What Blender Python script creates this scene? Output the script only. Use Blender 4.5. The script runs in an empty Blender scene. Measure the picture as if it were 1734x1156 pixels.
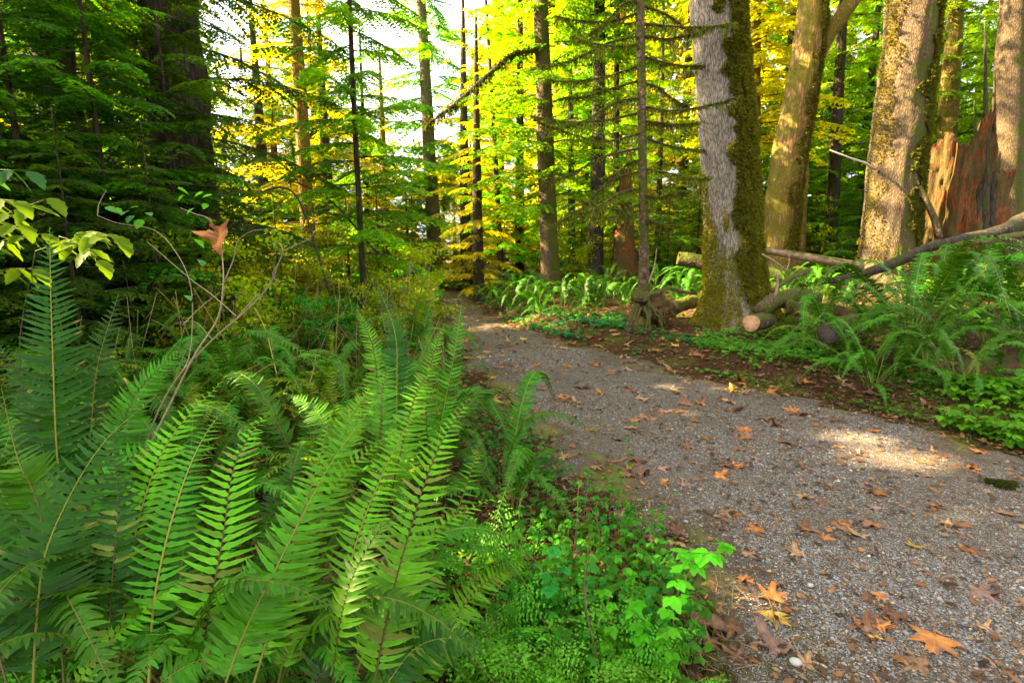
import bpy, math, numpy as np
from mathutils import Vector
R = math.radians
scene = bpy.context.scene
COL = scene.collection
rng = np.random.RandomState(7)

# ------------------------------------------------------------------ camera
F, CX, CY, HZ = 900.0, 867.0, 578.0, 430.0          # focal length in pixels of the 1734x1156 frame
CAMZ = 1.5
PITCH = math.atan((CY - HZ) / F)
cam_d = bpy.data.cameras.new('camera'); cam = bpy.data.objects.new('camera', cam_d); COL.objects.link(cam)
cam_d.sensor_width = 36; cam_d.lens = 36 * F / 1734
cam_d.clip_start = 0.02; cam_d.clip_end = 400
cam.location = (0, 0, CAMZ); cam.rotation_euler = (math.pi / 2 - PITCH, 0, 0)
cam_d.dof.use_dof = True; cam_d.dof.focus_distance = 1.9; cam_d.dof.aperture_fstop = 6.5
scene.camera = cam

# ------------------------------------------------------------------ light
SUN_AZ, SUN_EL = R(-84), R(33)                        # azimuth from +Y (view direction), negative = left
SUN = np.array([math.sin(SUN_AZ) * math.cos(SUN_EL), math.cos(SUN_AZ) * math.cos(SUN_EL), math.sin(SUN_EL)])
w = bpy.data.worlds.new('World'); scene.world = w; w.use_nodes = True
nt = w.node_tree; nt.nodes.clear()
sky = nt.nodes.new('ShaderNodeTexSky'); sky.sky_type = 'NISHITA'; sky.sun_disc = False
sky.sun_elevation = SUN_EL; sky.sun_rotation = SUN_AZ
sky.air_density = 1.0; sky.dust_density = 4.0; sky.ozone_density = 0.6
bg = nt.nodes.new('ShaderNodeBackground'); bg.inputs[1].default_value = 0.064
out = nt.nodes.new('ShaderNodeOutputWorld')
hs = nt.nodes.new('ShaderNodeHueSaturation'); hs.inputs['Saturation'].default_value = .12
nt.links.new(sky.outputs[0], hs.inputs['Color']); nt.links.new(hs.outputs[0], bg.inputs[0]); nt.links.new(bg.outputs[0], out.inputs[0])
sl = bpy.data.lights.new('sun', 'SUN'); sl.energy = 4.0; sl.angle = R(0.6); sl.color = (1.0, 0.77, 0.42)
so = bpy.data.objects.new('sun', sl); COL.objects.link(so)
so.rotation_euler = Vector(-SUN).to_track_quat('-Z', 'Y').to_euler(); so.location = (-20, 0, 20)
scene.view_settings.view_transform = 'Standard'; scene.view_settings.look = 'None'
scene.view_settings.exposure = 3.85; scene.view_settings.gamma = 1.0
cy = scene.cycles
cy.max_bounces = 6; cy.diffuse_bounces = 2; cy.glossy_bounces = 2; cy.transmission_bounces = 4; cy.transparent_max_bounces = 4
cy.use_denoising = True; cy.sample_clamp_indirect = 6.0; cy.caustics_reflective = False; cy.caustics_refractive = False

# ------------------------------------------------------------------ helpers
CP, SP = math.cos(PITCH), math.sin(PITCH)
def ray(px, py):
    u, v = (px - CX) / F, (py - CY) / F
    return np.array([u, CP - v * SP, -SP - v * CP])
def at(px, py, Y):                                    # the point seen at a pixel at depth Y
    d = ray(px, py); t = Y / d[1]
    return np.array([d[0] * t, Y, CAMZ + d[2] * t])
def atz(px, py, z):                                   # the point seen at a pixel at height z
    d = ray(px, py); t = (z - CAMZ) / d[2]
    return np.array([d[0] * t, d[1] * t, z])
def proj(P):
    P = np.atleast_2d(P); dy = P[:, 1]; dz = P[:, 2] - CAMZ
    f = dy * CP - dz * SP; up = dy * SP + dz * CP
    f = np.where(np.abs(f) < 1e-3, 1e-3, f)
    return CX + F * P[:, 0] / f, CY - F * up / f, f
def nrm(a):
    a = np.asarray(a, float)
    return a / np.maximum(np.linalg.norm(a, axis=-1, keepdims=True), 1e-9)
def sm(t):
    t = np.clip(t, 0, 1); return t * t * (3 - 2 * t)
def _h(i, j, k):
    n = (i * 374761393 + j * 668265263 + k * 2147483647 * 3 + 1442695) & 0xffffffff
    n = ((n ^ (n >> 13)) * 1274126177) & 0xffffffff
    return ((n ^ (n >> 16)) & 0xffff) / 65535.0
def noise(p, s=1.0):                                  # value noise, 0..1
    p = np.atleast_2d(p) * s + 1000.0; i = np.floor(p).astype(np.int64); f = p - i; f = f * f * (3 - 2 * f)
    r = 0
    for a in (0, 1):
        for b in (0, 1):
            for c in (0, 1):
                wt = (f[:, 0] if a else 1 - f[:, 0]) * (f[:, 1] if b else 1 - f[:, 1]) * (f[:, 2] if c else 1 - f[:, 2])
                r = r + wt * _h(i[:, 0] + a, i[:, 1] + b, i[:, 2] + c)
    return r
def fbm(p, s, o=3):
    r, a, t = 0, 1.0, 0
    for k in range(o):
        r = r + a * noise(p, s * 2 ** k); t += a; a *= .5
    return r / t

class MB:
    def __init__(self): self.V = []; self.F = []; self.C = []; self.n = 0
    def add(self, v, f, col=(1, 1, 1), mi=0):
        v = np.asarray(v, float).reshape(-1, 3); f = np.asarray(f, int)
        c = np.asarray(col, float)
        if c.ndim == 1: c = np.tile(c, (len(v), 1))
        self.V.append(v); self.C.append(c); self.F.append((f + self.n, mi)); self.n += len(v)
    def arrays(self): return np.concatenate(self.V), np.concatenate(self.C), self.F
    def stamp(self, other, M, off, tint=1.0):         # another MB turned by the 3x3 matrix M and moved by off
        v, c, fs = other.arrays()
        self.V.append(v @ np.asarray(M).T + off); self.C.append(np.clip(c * tint, 0, 1))
        for f, mi in fs: self.F.append((f + self.n, mi))
        self.n += len(v)
    def build(self, name, mats, parent=None, smooth=True, loc=None):
        v, c, fs = self.arrays()
        if loc is not None: v = v - np.asarray(loc)
        me = bpy.data.meshes.new(name)
        me.vertices.add(len(v)); me.vertices.foreach_set('co', v.astype(np.float32).ravel())
        tot = np.concatenate([np.full(len(f), f.shape[1], np.int32) for f, _ in fs])
        lv = np.concatenate([f.ravel() for f, _ in fs]).astype(np.int32)
        st = np.concatenate([[0], np.cumsum(tot)[:-1]]).astype(np.int32)
        me.loops.add(len(lv)); me.loops.foreach_set('vertex_index', lv)
        me.polygons.add(len(tot)); me.polygons.foreach_set('loop_start', st); me.polygons.foreach_set('loop_total', tot)
        me.polygons.foreach_set('material_index', np.concatenate([np.full(len(f), m, np.int32) for f, m in fs]))
        me.update(calc_edges=True)
        if smooth: me.polygons.foreach_set('use_smooth', np.ones(len(tot), bool))
        at_ = me.color_attributes.new('col', 'FLOAT_COLOR', 'POINT')
        at_.data.foreach_set('color', np.c_[c, np.ones(len(c))].astype(np.float32).ravel())
        for m in (mats if isinstance(mats, (list, tuple)) else [mats]): me.materials.append(m)
        o = bpy.data.objects.new(name, me); COL.objects.link(o)
        if parent is not None: o.parent = parent
        if loc is not None and parent is None: o.location = loc
        return o

def tag(o, label=None, cat=None, group=None, kind=None):
    if label: o['label'] = label
    if cat: o['category'] = cat
    if group: o['group'] = group
    if kind: o['kind'] = kind
    return o
def empty(name, loc, label, cat, group=None, rz=0, sc=1):
    o = bpy.data.objects.new(name, None); COL.objects.link(o); o.empty_display_size = .1
    o.location = loc; o.rotation_euler = (0, 0, rz); o.scale = (sc,) * 3
    return tag(o, label, cat, group)
def inst(src, parent=None, loc=(0, 0, 0), rot=(0, 0, 0), sc=1, name=None):
    o = src.copy(); COL.objects.link(o); o.parent = parent
    if name: o.name = name
    o.location = loc; o.rotation_euler = rot; o.scale = (sc,) * 3 if np.isscalar(sc) else sc
    for k in ('label', 'category', 'group', 'kind'):
        if k in o: del o[k]
    return o
def park(o):                                          # a source mesh: its first use is its own, so unlink the template
    COL.objects.unlink(o); return o

def frames(P):
    P = np.asarray(P, float); T = np.gradient(P, axis=0); T = nrm(T)
    ref = np.array([0., 0, 1]) if abs(T[:, 2]).mean() < .8 else np.array([0., 1, 0])
    A = nrm(np.cross(T, ref)); B = np.cross(A, T)
    return T, A, B
def tube(P, r, n=8, cap=True, rough=0., seed=0, squash=1.0):
    P = np.asarray(P, float); r = np.broadcast_to(np.asarray(r, float), (len(P),))
    T, A, B = frames(P)
    a = np.linspace(0, 2 * math.pi, n, endpoint=False)
    V = P[:, None] + r[:, None, None] * (np.cos(a)[None, :, None] * A[:, None] + squash * np.sin(a)[None, :, None] * B[:, None])
    V = V.reshape(-1, 3)
    if rough:
        c = np.repeat(P, n, 0); rr = np.repeat(r, n)
        k = 1 + rough * (fbm(V + seed * 7.3, 2.2 / max(r.max(), .02) * .5, 3) - .5) * 2
        V = c + (V - c) * k[:, None]
    m = len(P); i = np.arange(m - 1)[:, None] * n; j = np.arange(n)[None]
    f = np.stack([i + j, i + (j + 1) % n, i + n + (j + 1) % n, i + n + j], -1).reshape(-1, 4)
    fs = [f]
    if cap:
        c0 = len(V); V = np.r_[V, P[:1], P[-1:]]; jj = np.arange(n)
        fs.append(np.stack([np.full(n, c0), (jj + 1) % n, jj], -1))
        fs.append(np.stack([np.full(n, c0 + 1), (m - 1) * n + jj, (m - 1) * n + (jj + 1) % n], -1))
    return V, fs
def add_tube(mb, P, r, n=8, col=(1, 1, 1), mi=0, **k):
    V, fs = tube(P, r, n, **k); base = mb.n
    mb.add(V, fs[0], col, mi)
    for f in fs[1:]: mb.F.append((f + base, mi))
def spline(pts, n=24):                                # Catmull-Rom through the points
    p = np.asarray(pts, float); p = np.r_[[2 * p[0] - p[1]], p, [2 * p[-1] - p[-2]]]
    m = len(p) - 3; t = np.linspace(0, m - 1e-6, n); i = t.astype(int); f = (t - i)[:, None]
    a, b, c, d = p[i], p[i + 1], p[i + 2], p[i + 3]
    return .5 * (2 * b + (c - a) * f + (2 * a - 5 * b + 4 * c - d) * f ** 2 + (3 * b - a - 3 * c + d) * f ** 3)
def leaves(mb, P, D, N, L, W, col, mi=0, fold=0.0):   # kite shaped leaflets
    P = np.atleast_2d(P); n = len(P); D = nrm(D); S = nrm(np.cross(D, N)); U = np.cross(S, D)
    L = np.broadcast_to(L, (n,))[:, None]; W = np.broadcast_to(W, (n,))[:, None]
    a = P; b = P + D * L * .42 + S * W + U * W * fold; c = P + D * L; d = P + D * L * .42 - S * W + U * W * fold
    V = np.stack([a, b, c, d], 1).reshape(-1, 3); f = np.arange(4 * n).reshape(n, 4)
    col = np.asarray(col, float); col = np.repeat(col, 4, 0) if col.ndim == 2 else np.tile(col, (4 * n, 1))
    mb.add(V, f, col, mi)
def vary(c, n, s=.25, r=rng):
    c = np.tile(np.asarray(c, float), (n, 1)); k = 1 + s * (r.rand(n, 1) * 2 - 1)
    return np.clip(c * k * (1 + s * .5 * (r.rand(n, 3) * 2 - 1)), 0, 1)
def rotz(a): c, s = math.cos(a), math.sin(a); return np.array([[c, -s, 0], [s, c, 0], [0, 0, 1.]])
def roty(a): c, s = math.cos(a), math.sin(a); return np.array([[c, 0, s], [0, 1, 0], [-s, 0, c]])
def rotx(a): c, s = math.cos(a), math.sin(a); return np.array([[1, 0, 0], [0, c, -s], [0, s, c]])

# ------------------------------------------------------------------ materials
def mat(name):
    m = bpy.data.materials.new(name); m.use_nodes = True; t = m.node_tree; t.nodes.clear()
    o = t.nodes.new('ShaderNodeOutputMaterial')
    def N(ty, **k):
        n = t.nodes.new(ty)
        for a, b in k.items():
            if a.startswith('_'): n.inputs[int(a[1:])].default_value = b
            else: setattr(n, a, b)
        return n
    def Lk(a, b): t.links.new(a, b)
    return m, N, Lk, o
def ramp(N, stops):
    r = N('ShaderNodeValToRGB'); e = r.color_ramp.elements
    while len(e) < len(stops): e.new(.5)
    for x, (p, c) in zip(e, stops): x.position = p; x.color = (*c, 1)
    return r
def leaf_mat(name, trans=.4, tint=(1.5, 1.35, .35), rough=.42, spec=.4, hue=.02, val=.35):
    m, N, Lk, o = mat(name)
    a = N('ShaderNodeAttribute', attribute_name='col'); oi = N('ShaderNodeObjectInfo')
    mr = N('ShaderNodeMapRange', _3=1 - val, _4=1 + val); Lk(oi.outputs['Random'], mr.inputs[0])
    h = N('ShaderNodeHueSaturation')
    mh = N('ShaderNodeMapRange', _3=.5 - hue, _4=.5 + hue); Lk(oi.outputs['Random'], mh.inputs[0])
    Lk(mh.outputs[0], h.inputs['Hue']); Lk(mr.outputs[0], h.inputs['Value']); Lk(a.outputs['Color'], h.inputs['Color'])
    p = N('ShaderNodeBsdfPrincipled'); p.inputs['Roughness'].default_value = rough; p.inputs['Specular IOR Level'].default_value = spec
    Lk(h.outputs[0], p.inputs['Base Color'])
    mx = N('ShaderNodeMix', data_type='RGBA', blend_type='MULTIPLY'); mx.inputs['Factor'].default_value = 1
    Lk(h.outputs[0], mx.inputs['A']); mx.inputs['B'].default_value = (*[t * 1.6 for t in tint], 1)
    tr = N('ShaderNodeBsdfTranslucent'); Lk(mx.outputs['Result'], tr.inputs[0])
    ms = N('ShaderNodeMixShader', _0=trans); Lk(p.outputs[0], ms.inputs[1]); Lk(tr.outputs[0], ms.inputs[2])
    Lk(ms.outputs[0], o.inputs[0]); return m
def bark_mat(name, base, dark, moss=(.09, .10, .012), moss_amt=.5, moss_dir=None, sc=9, stretch=(1, 1, .16), bump=.6, crack=.65, rough=.9):
    m, N, Lk, o = mat(name)
    tc = N('ShaderNodeTexCoord'); mp = N('ShaderNodeMapping'); mp.inputs['Scale'].default_value = stretch
    Lk(tc.outputs['Object'], mp.inputs[0])
    n1 = N('ShaderNodeTexNoise'); n1.inputs['Scale'].default_value = sc; n1.inputs['Detail'].default_value = 6; n1.inputs['Roughness'].default_value = .7
    v = N('ShaderNodeTexVoronoi', feature='DISTANCE_TO_EDGE'); v.inputs['Scale'].default_value = sc * 1.7
    Lk(mp.outputs[0], n1.inputs[0]); Lk(mp.outputs[0], v.inputs[0])
    mu = N('ShaderNodeMath', operation='MULTIPLY'); Lk(n1.outputs[0], mu.inputs[0])
    sm_ = N('ShaderNodeMapRange', _1=0, _2=.25, _3=1 - crack, _4=1.0); Lk(v.outputs[0], sm_.inputs[0]); Lk(sm_.outputs[0], mu.inputs[1])
    r = ramp(N, [(.12, dark), (.38, [a * .6 + b * .4 for a, b in zip(base, dark)]), (.62, base)]); Lk(mu.outputs[0], r.inputs[0])
    n2 = N('ShaderNodeTexNoise'); n2.inputs['Scale'].default_value = 2.2; n2.inputs['Detail'].default_value = 8; n2.inputs['Roughness'].default_value = .75
    Lk(tc.outputs['Object'], n2.inputs[0])
    fac = n2.outputs[0]
    if moss_dir is not None:
        g = N('ShaderNodeNewGeometry'); d = N('ShaderNodeVectorMath', operation='DOT_PRODUCT'); d.inputs[1].default_value = moss_dir
        Lk(g.outputs['Normal'], d.inputs[0]); ma = N('ShaderNodeMath', operation='MULTIPLY_ADD', _1=.28); Lk(d.outputs['Value'], ma.inputs[0]); Lk(fac, ma.inputs[2]); fac = ma.outputs[0]
    mrr = N('ShaderNodeMapRange', _1=.62 - moss_amt * .3, _2=.70 - moss_amt * .3); Lk(fac, mrr.inputs[0])
    n3 = N('ShaderNodeTexNoise'); n3.inputs['Scale'].default_value = 60; n3.inputs['Detail'].default_value = 4; Lk(tc.outputs['Object'], n3.inputs[0])
    rm = ramp(N, [(.3, [c * .35 for c in moss]), (.65, moss)]); Lk(n3.outputs[0], rm.inputs[0])
    mx = N('ShaderNodeMix', data_type='RGBA'); Lk(mrr.outputs[0], mx.inputs['Factor']); Lk(r.outputs[0], mx.inputs['A']); Lk(rm.outputs[0], mx.inputs['B'])
    p = N('ShaderNodeBsdfPrincipled'); p.inputs['Roughness'].default_value = rough; p.inputs['Specular IOR Level'].default_value = .2
    Lk(mx.outputs['Result'], p.inputs['Base Color'])
    ad = N('ShaderNodeMath', operation='MULTIPLY_ADD', _1=.4); Lk(n3.outputs[0], ad.inputs[0]); Lk(mu.outputs[0], ad.inputs[2])
    b = N('ShaderNodeBump', _0=bump, _1=.03); Lk(ad.outputs[0], b.inputs['Height']); Lk(b.outputs[0], p.inputs['Normal'])
    Lk(p.outputs[0], o.inputs[0]); return m
def attr_mat(name, rough=.85, trans=0., bump=.3, sc=120):
    m, N, Lk, o = mat(name)
    a = N('ShaderNodeAttribute', attribute_name='col'); tc = N('ShaderNodeTexCoord')
    n = N('ShaderNodeTexNoise'); n.inputs['Scale'].default_value = sc; n.inputs['Detail'].default_value = 4; Lk(tc.outputs['Object'], n.inputs[0])
    mr = N('ShaderNodeMapRange', _3=.55, _4=1.4); Lk(n.outputs[0], mr.inputs[0])
    mx = N('ShaderNodeVectorMath', operation='SCALE'); Lk(a.outputs['Color'], mx.inputs[0]); Lk(mr.outputs[0], mx.inputs['Scale'])
    p = N('ShaderNodeBsdfPrincipled'); p.inputs['Roughness'].default_value = rough; p.inputs['Specular IOR Level'].default_value = .25
    Lk(mx.outputs[0], p.inputs['Base Color'])
    b = N('ShaderNodeBump', _0=bump, _1=.004); Lk(n.outputs[0], b.inputs['Height']); Lk(b.outputs[0], p.inputs['Normal'])
    if trans:
        tr = N('ShaderNodeBsdfTranslucent'); Lk(mx.outputs[0], tr.inputs[0]); ms = N('ShaderNodeMixShader', _0=trans)
        Lk(p.outputs[0], ms.inputs[1]); Lk(tr.outputs[0], ms.inputs[2]); Lk(ms.outputs[0], o.inputs[0])
    else: Lk(p.outputs[0], o.inputs[0])
    return m

M_fern = leaf_mat('fern_leaf', .15, (1.6, 1.4, .08), .45, .15, .012, .28)
M_con = leaf_mat('conifer_leaf', .55, (1.95, 1.5, .08), .5, .2, .02, .3)
M_lit = leaf_mat('broad_leaf', .5, (1.4, 1.5, .12), .5, .1, .03, .3)
M_moss = leaf_mat('hanging_moss', .35, (1.3, 1.1, .3), .9, .1, .01, .2)
M_dead = attr_mat('dead_leaf', .7, .25, .5, 60)
M_wood = attr_mat('wood_twig', .85, 0, .4, 90)
M_pebble = attr_mat('pebble', .8, 0, .3, 200)
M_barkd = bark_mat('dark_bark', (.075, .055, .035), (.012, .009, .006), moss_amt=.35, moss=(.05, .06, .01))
M_barkg = bark_mat('grey_bark', (.38, .32, .245), (.06, .042, .03), moss_amt=.22, moss_dir=(1.3, -.1, -.1), sc=26, stretch=(1, 1, .16), bump=.8)
M_barkm = bark_mat('maple_bark', (.15, .100, .052), (.05, .035, .02), moss_amt=.66, moss_dir=(.8, .1, .1), sc=16, stretch=(1, 1, .35), bump=.9)
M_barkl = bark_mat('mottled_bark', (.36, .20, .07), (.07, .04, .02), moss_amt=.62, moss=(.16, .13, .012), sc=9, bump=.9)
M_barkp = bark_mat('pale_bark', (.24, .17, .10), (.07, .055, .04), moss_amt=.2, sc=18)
M_red = bark_mat('red_rotten_wood', (.26, .075, .022), (.018, .008, .004), moss_amt=.62, moss=(.11, .075, .02), sc=13, stretch=(1, 1, .2), bump=1.0, crack=.5)
M_rot = bark_mat('rotten_wood', (.17, .08, .035), (.025, .013, .007), moss_amt=.36, moss=(.08, .08, .012), moss_dir=(0, 0, .4), sc=14, stretch=(.5, 1, 1), bump=1.0, crack=.3)
M_log = bark_mat('log_bark', (.20, .13, .08), (.03, .018, .01), moss_amt=.5, moss_dir=(0, 0, 1.1), sc=12, stretch=(.5, .5, .5))
M_pole = bark_mat('peeled_wood', (.42, .27, .15), (.16, .09, .05), moss_amt=.15, moss_dir=(0, 0, .8), sc=10, stretch=(.3, 1, 1), bump=.3)

# ------------------------------------------------------------------ terrain
LE = [(735, 500), (745, 510), (750, 530), (756, 555), (765, 580), (785, 615), (825, 675), (880, 730), (935, 795), (1010, 855), (1095, 930), (1155, 1020), (1180, 1156), (1190, 1400), (1200, 2200)]
RE = [(792, 500), (803, 508), (824, 530), (880, 553), (955, 575), (1060, 604), (1160, 628), (1300, 658), (1440, 690), (1580, 727), (1734, 775), (1950, 850), (2400, 1000), (3400, 1350), (5000, 2200)]
le = np.array([atz(a, b, 0) for a, b in LE])[::-1]; re_ = np.array([atz(a, b, 0) for a, b in RE])[::-1]
def xl(Y): return np.interp(Y, le[:, 1], le[:, 0])
def xr(Y): return np.interp(Y, re_[:, 1], re_[:, 0])
def ground(X, Y):
    X = np.asarray(X, float); Y = np.asarray(Y, float); sh = np.broadcast(X, Y).shape
    X = np.broadcast_to(X, sh).ravel(); Y = np.broadcast_to(Y, sh).ravel()
    Yc = np.clip(Y, .6, 17)
    d = X - xr(Yc); dl = xl(Yc) - X
    h = .20 * sm(d / .8) + .05 * np.clip(d - .6, 0, 12) + .02 * np.clip(dl - .3, 0, 15) - .03 * sm(dl / .3) * (1 - sm((dl - .3) / .6))
    far = sm((Y - 17) / 6); h = h * (1 - far) + far * .35 * np.clip((np.hypot(X, Y) - 14) / 20, 0, 2)
    off = np.maximum(sm(d / .5), sm(dl / .4))
    p = np.c_[X, Y, X * 0]
    h = h + (.01 + .09 * off) * (fbm(p, .9, 3) - .5) + .035 * off * (fbm(p, 5, 2) - .5)
    return h.reshape(sh)
def gz(x, y): return float(ground(np.array([x]), np.array([y]))[0])

def grid_axis(a, b, fine, grow, lo, hi):
    xs = [0.]; s = fine; out_ = []
    v = lo
    core = list(np.arange(lo, hi, fine))
    l = []; v = lo; s = fine
    while v > a: s *= grow; v -= s; l.append(v)
    r = []; v = hi; s = fine
    while v < b: s *= grow; r.append(v); v += s
    r.append(v)
    return np.array(l[::-1] + core + r)
gx = grid_axis(-120, 120, .07, 1.05, -4, 7); gy = grid_axis(-40, 160, .07, 1.04, .4, 9)
GX, GY = np.meshgrid(gx, gy); GZ = ground(GX, GY)
far = sm((np.hypot(GX, GY) - 60) / 60)
# ground dips just under the path sheet
Yc = np.clip(GY, .6, 17); ins = np.minimum(GX - xl(Yc), xr(Yc) - GX)
GZ = GZ - .03 * sm(ins / .25) * (GY < 19)
V = np.stack([GX, GY, GZ], -1).reshape(-1, 3); nx = len(gx); ny = len(gy)
ii = np.arange(ny - 1)[:, None] * nx + np.arange(nx - 1)[None]
Fq = np.stack([ii, ii + 1, ii + 1 + nx, ii + nx], -1).reshape(-1, 4)

m, N, Lk, o = mat('forest_soil'); M_soil = m
tc = N('ShaderNodeTexCoord')
n1 = N('ShaderNodeTexNoise'); n1.inputs['Scale'].default_value = 1.3; n1.inputs['Detail'].default_value = 7; n1.inputs['Roughness'].default_value = .7
n2 = N('ShaderNodeTexNoise'); n2.inputs['Scale'].default_value = 28; n2.inputs['Detail'].default_value = 6; n2.inputs['Roughness'].default_value = .7
n3 = N('ShaderNodeTexVoronoi'); n3.inputs['Scale'].default_value = 45
for n in (n1, n2, n3): Lk(tc.outputs['Object'], n.inputs[0])
r1 = ramp(N, [(.3, (.012, .008, .005)), (.5, (.045, .028, .016)), (.7, (.10, .062, .034))]); Lk(n2.outputs[0], r1.inputs[0])
rr = ramp(N, [(.0, (.5, .35, .22)), (.5, (1, .8, .6)), (1, (2.2, 1.3, .7))]); Lk(n3.outputs['Color'], rr.inputs[0])
mm = N('ShaderNodeMix', data_type='RGBA', blend_type='MULTIPLY'); mm.inputs['Factor'].default_value = .8; Lk(r1.outputs[0], mm.inputs['A']); Lk(rr.outputs[0], mm.inputs['B'])
mk = N('ShaderNodeMapRange', _1=.50, _2=.58); Lk(n1.outputs[0], mk.inputs[0])
r2 = ramp(N, [(.35, (.02, .028, .004)), (.65, (.10, .11, .012))]); Lk(n2.outputs[0], r2.inputs[0])
mx = N('ShaderNodeMix', data_type='RGBA'); Lk(mk.outputs[0], mx.inputs['Factor']); Lk(mm.outputs['Result'], mx.inputs['A']); Lk(r2.outputs[0], mx.inputs['B'])
p = N('ShaderNodeBsdfPrincipled'); p.inputs['Roughness'].default_value = .95; p.inputs['Specular IOR Level'].default_value = .1
Lk(mx.outputs['Result'], p.inputs['Base Color']); b = N('ShaderNodeBump', _0=.8, _1=.03); Lk(n2.outputs[0], b.inputs['Height']); Lk(b.outputs[0], p.inputs['Normal']); Lk(p.outputs[0], o.inputs[0])
mb = MB(); mb.add(V, Fq); g = mb.build('ground', M_soil); g['kind'] = 'structure'

# path: a gravel sheet whose rim sinks under the soil
ys = np.concatenate([np.arange(-3, .6, .15), np.arange(.6, 9, .05), np.arange(9, 17.2, .12)])
L_ = np.stack([xl(np.clip(ys, .6, 17)), ys], -1); Rr = np.stack([np.minimum(xr(np.clip(ys, .6, 17)), 7 + 0 * ys), ys], -1)
bend = np.array([at(768, 430, 18.2), at(740, 430, 19.3), at(690, 430, 20.2), at(620, 430, 20.8)])
cw = [(-1, .45), (-.9, .55), (-.8, .6), (-.7, .6)]
be_l = [at(733, 430, 17.6)[:2], at(710, 430, 18.2)[:2], at(670, 430, 18.9)[:2], at(600, 430, 19.3)[:2]]
be_r = [at(790, 430, 18.6)[:2], at(775, 430, 20.3)[:2], at(715, 430, 21.6)[:2], at(640, 430, 22.2)[:2]]
L_ = np.r_[L_, spline(be_l, 20)]; Rr = np.r_[Rr, spline(be_r, 20)]
t = np.linspace(-.07, 1.07, 150)
PXY = L_[:, None] * (1 - t)[None, :, None] + Rr[:, None] * t[None, :, None]
edge = np.minimum(t, 1 - t)[None] * np.linalg.norm(Rr - L_, axis=1)[:, None]
pz = ground(PXY[..., 0], PXY[..., 1]); nz = fbm(np.c_[PXY.reshape(-1, 2), np.zeros(PXY[..., 0].size)], 3.0, 3).reshape(pz.shape)
nz2 = fbm(np.c_[PXY.reshape(-1, 2), np.zeros(PXY[..., 0].size)] + 5, 9.0, 3).reshape(pz.shape)
pz = pz + .012 - .07 * (1 - sm((edge + .10 + (nz - .5) * .9 + (nz2 - .5) * .5) / .34))
V = np.concatenate([PXY, pz[..., None]], -1).reshape(-1, 3); a_, b_ = pz.shape
ii = np.arange(a_ - 1)[:, None] * b_ + np.arange(b_ - 1)[None]
Fq = np.stack([ii, ii + 1, ii + 1 + b_, ii + b_], -1).reshape(-1, 4)
dirt = sm(1 - (edge + (nz - .5) * 1.6) / .85)
m, N, Lk, o = mat('gravel'); M_grav = m
tc = N('ShaderNodeTexCoord'); a = N('ShaderNodeAttribute', attribute_name='col'); sep = N('ShaderNodeSeparateColor'); Lk(a.outputs['Color'], sep.inputs[0])
v1 = N('ShaderNodeTexVoronoi'); v1.inputs['Scale'].default_value = 62; v1.inputs['Randomness'].default_value = 1
v2 = N('ShaderNodeTexVoronoi'); v2.inputs['Scale'].default_value = 150
n2 = N('ShaderNodeTexNoise'); n2.inputs['Scale'].default_value = 2.5; n2.inputs['Detail'].default_value = 8; n2.inputs['Roughness'].default_value = .65
n4 = N('ShaderNodeTexNoise'); n4.inputs['Scale'].default_value = 90; n4.inputs['Detail'].default_value = 4
for n in (v1, v2, n2, n4): Lk(tc.outputs['Object'], n.inputs[0])
s1 = N('ShaderNodeSeparateColor'); Lk(v1.outputs['Color'], s1.inputs[0]); s2 = N('ShaderNodeSeparateColor'); Lk(v2.outputs['Color'], s2.inputs[0])
cst = [(0, (.05, .045, .04)), (.25, (.12, .12, .12)), (.5, (.22, .205, .185)), (.7, (.19, .205, .23)), (.85, (.32, .215, .13)), (.97, (.42, .39, .34))]
ra = ramp(N, cst); Lk(s1.outputs[0], ra.inputs[0]); rb = ramp(N, cst); Lk(s2.outputs[1], rb.inputs[0])
# stones of two sizes over dark soil
soil = ramp(N, [(.3, (.025, .019, .013)), (.7, (.12, .085, .055))]); Lk(n4.outputs[0], soil.inputs[0])
k1 = N('ShaderNodeMath', operation='LESS_THAN', _1=.36); Lk(v1.outputs['Distance'], k1.inputs[0])
k1b = N('ShaderNodeMath', operation='GREATER_THAN'); Lk(s1.outputs[2], k1b.inputs[0])
cov = N('ShaderNodeMapRange', _1=.42, _2=.56, _3=1.0, _4=.1); Lk(n2.outputs[0], cov.inputs[0])
cva = N('ShaderNodeMath', operation='ADD'); Lk(cov.outputs[0], cva.inputs[0]); Lk(sep.outputs[0], cva.inputs[1]); Lk(cva.outputs[0], k1b.inputs[1])
k1c = N('ShaderNodeMath', operation='MULTIPLY'); Lk(k1.outputs[0], k1c.inputs[0]); Lk(k1b.outputs[0], k1c.inputs[1])
k2 = N('ShaderNodeMath', operation='LESS_THAN', _1=.42); Lk(v2.outputs['Distance'], k2.inputs[0])
k2b = N('ShaderNodeMath', operation='GREATER_THAN'); Lk(s2.outputs[2], k2b.inputs[0]); c2 = N('ShaderNodeMath', operation='MULTIPLY_ADD', _1=.9, _2=.15); Lk(sep.outputs[0], c2.inputs[0]); Lk(c2.outputs[0], k2b.inputs[1])
k2c = N('ShaderNodeMath', operation='MULTIPLY'); Lk(k2.outputs[0], k2c.inputs[0]); Lk(k2b.outputs[0], k2c.inputs[1])
m1 = N('ShaderNodeMix', data_type='RGBA'); Lk(k2c.outputs[0], m1.inputs['Factor']); Lk(soil.outputs[0], m1.inputs['A']); Lk(rb.outputs[0], m1.inputs['B'])
m2 = N('ShaderNodeMix', data_type='RGBA'); Lk(k1c.outputs[0], m2.inputs['Factor']); Lk(m1.outputs['Result'], m2.inputs['A']); Lk(ra.outputs[0], m2.inputs['B'])
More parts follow.
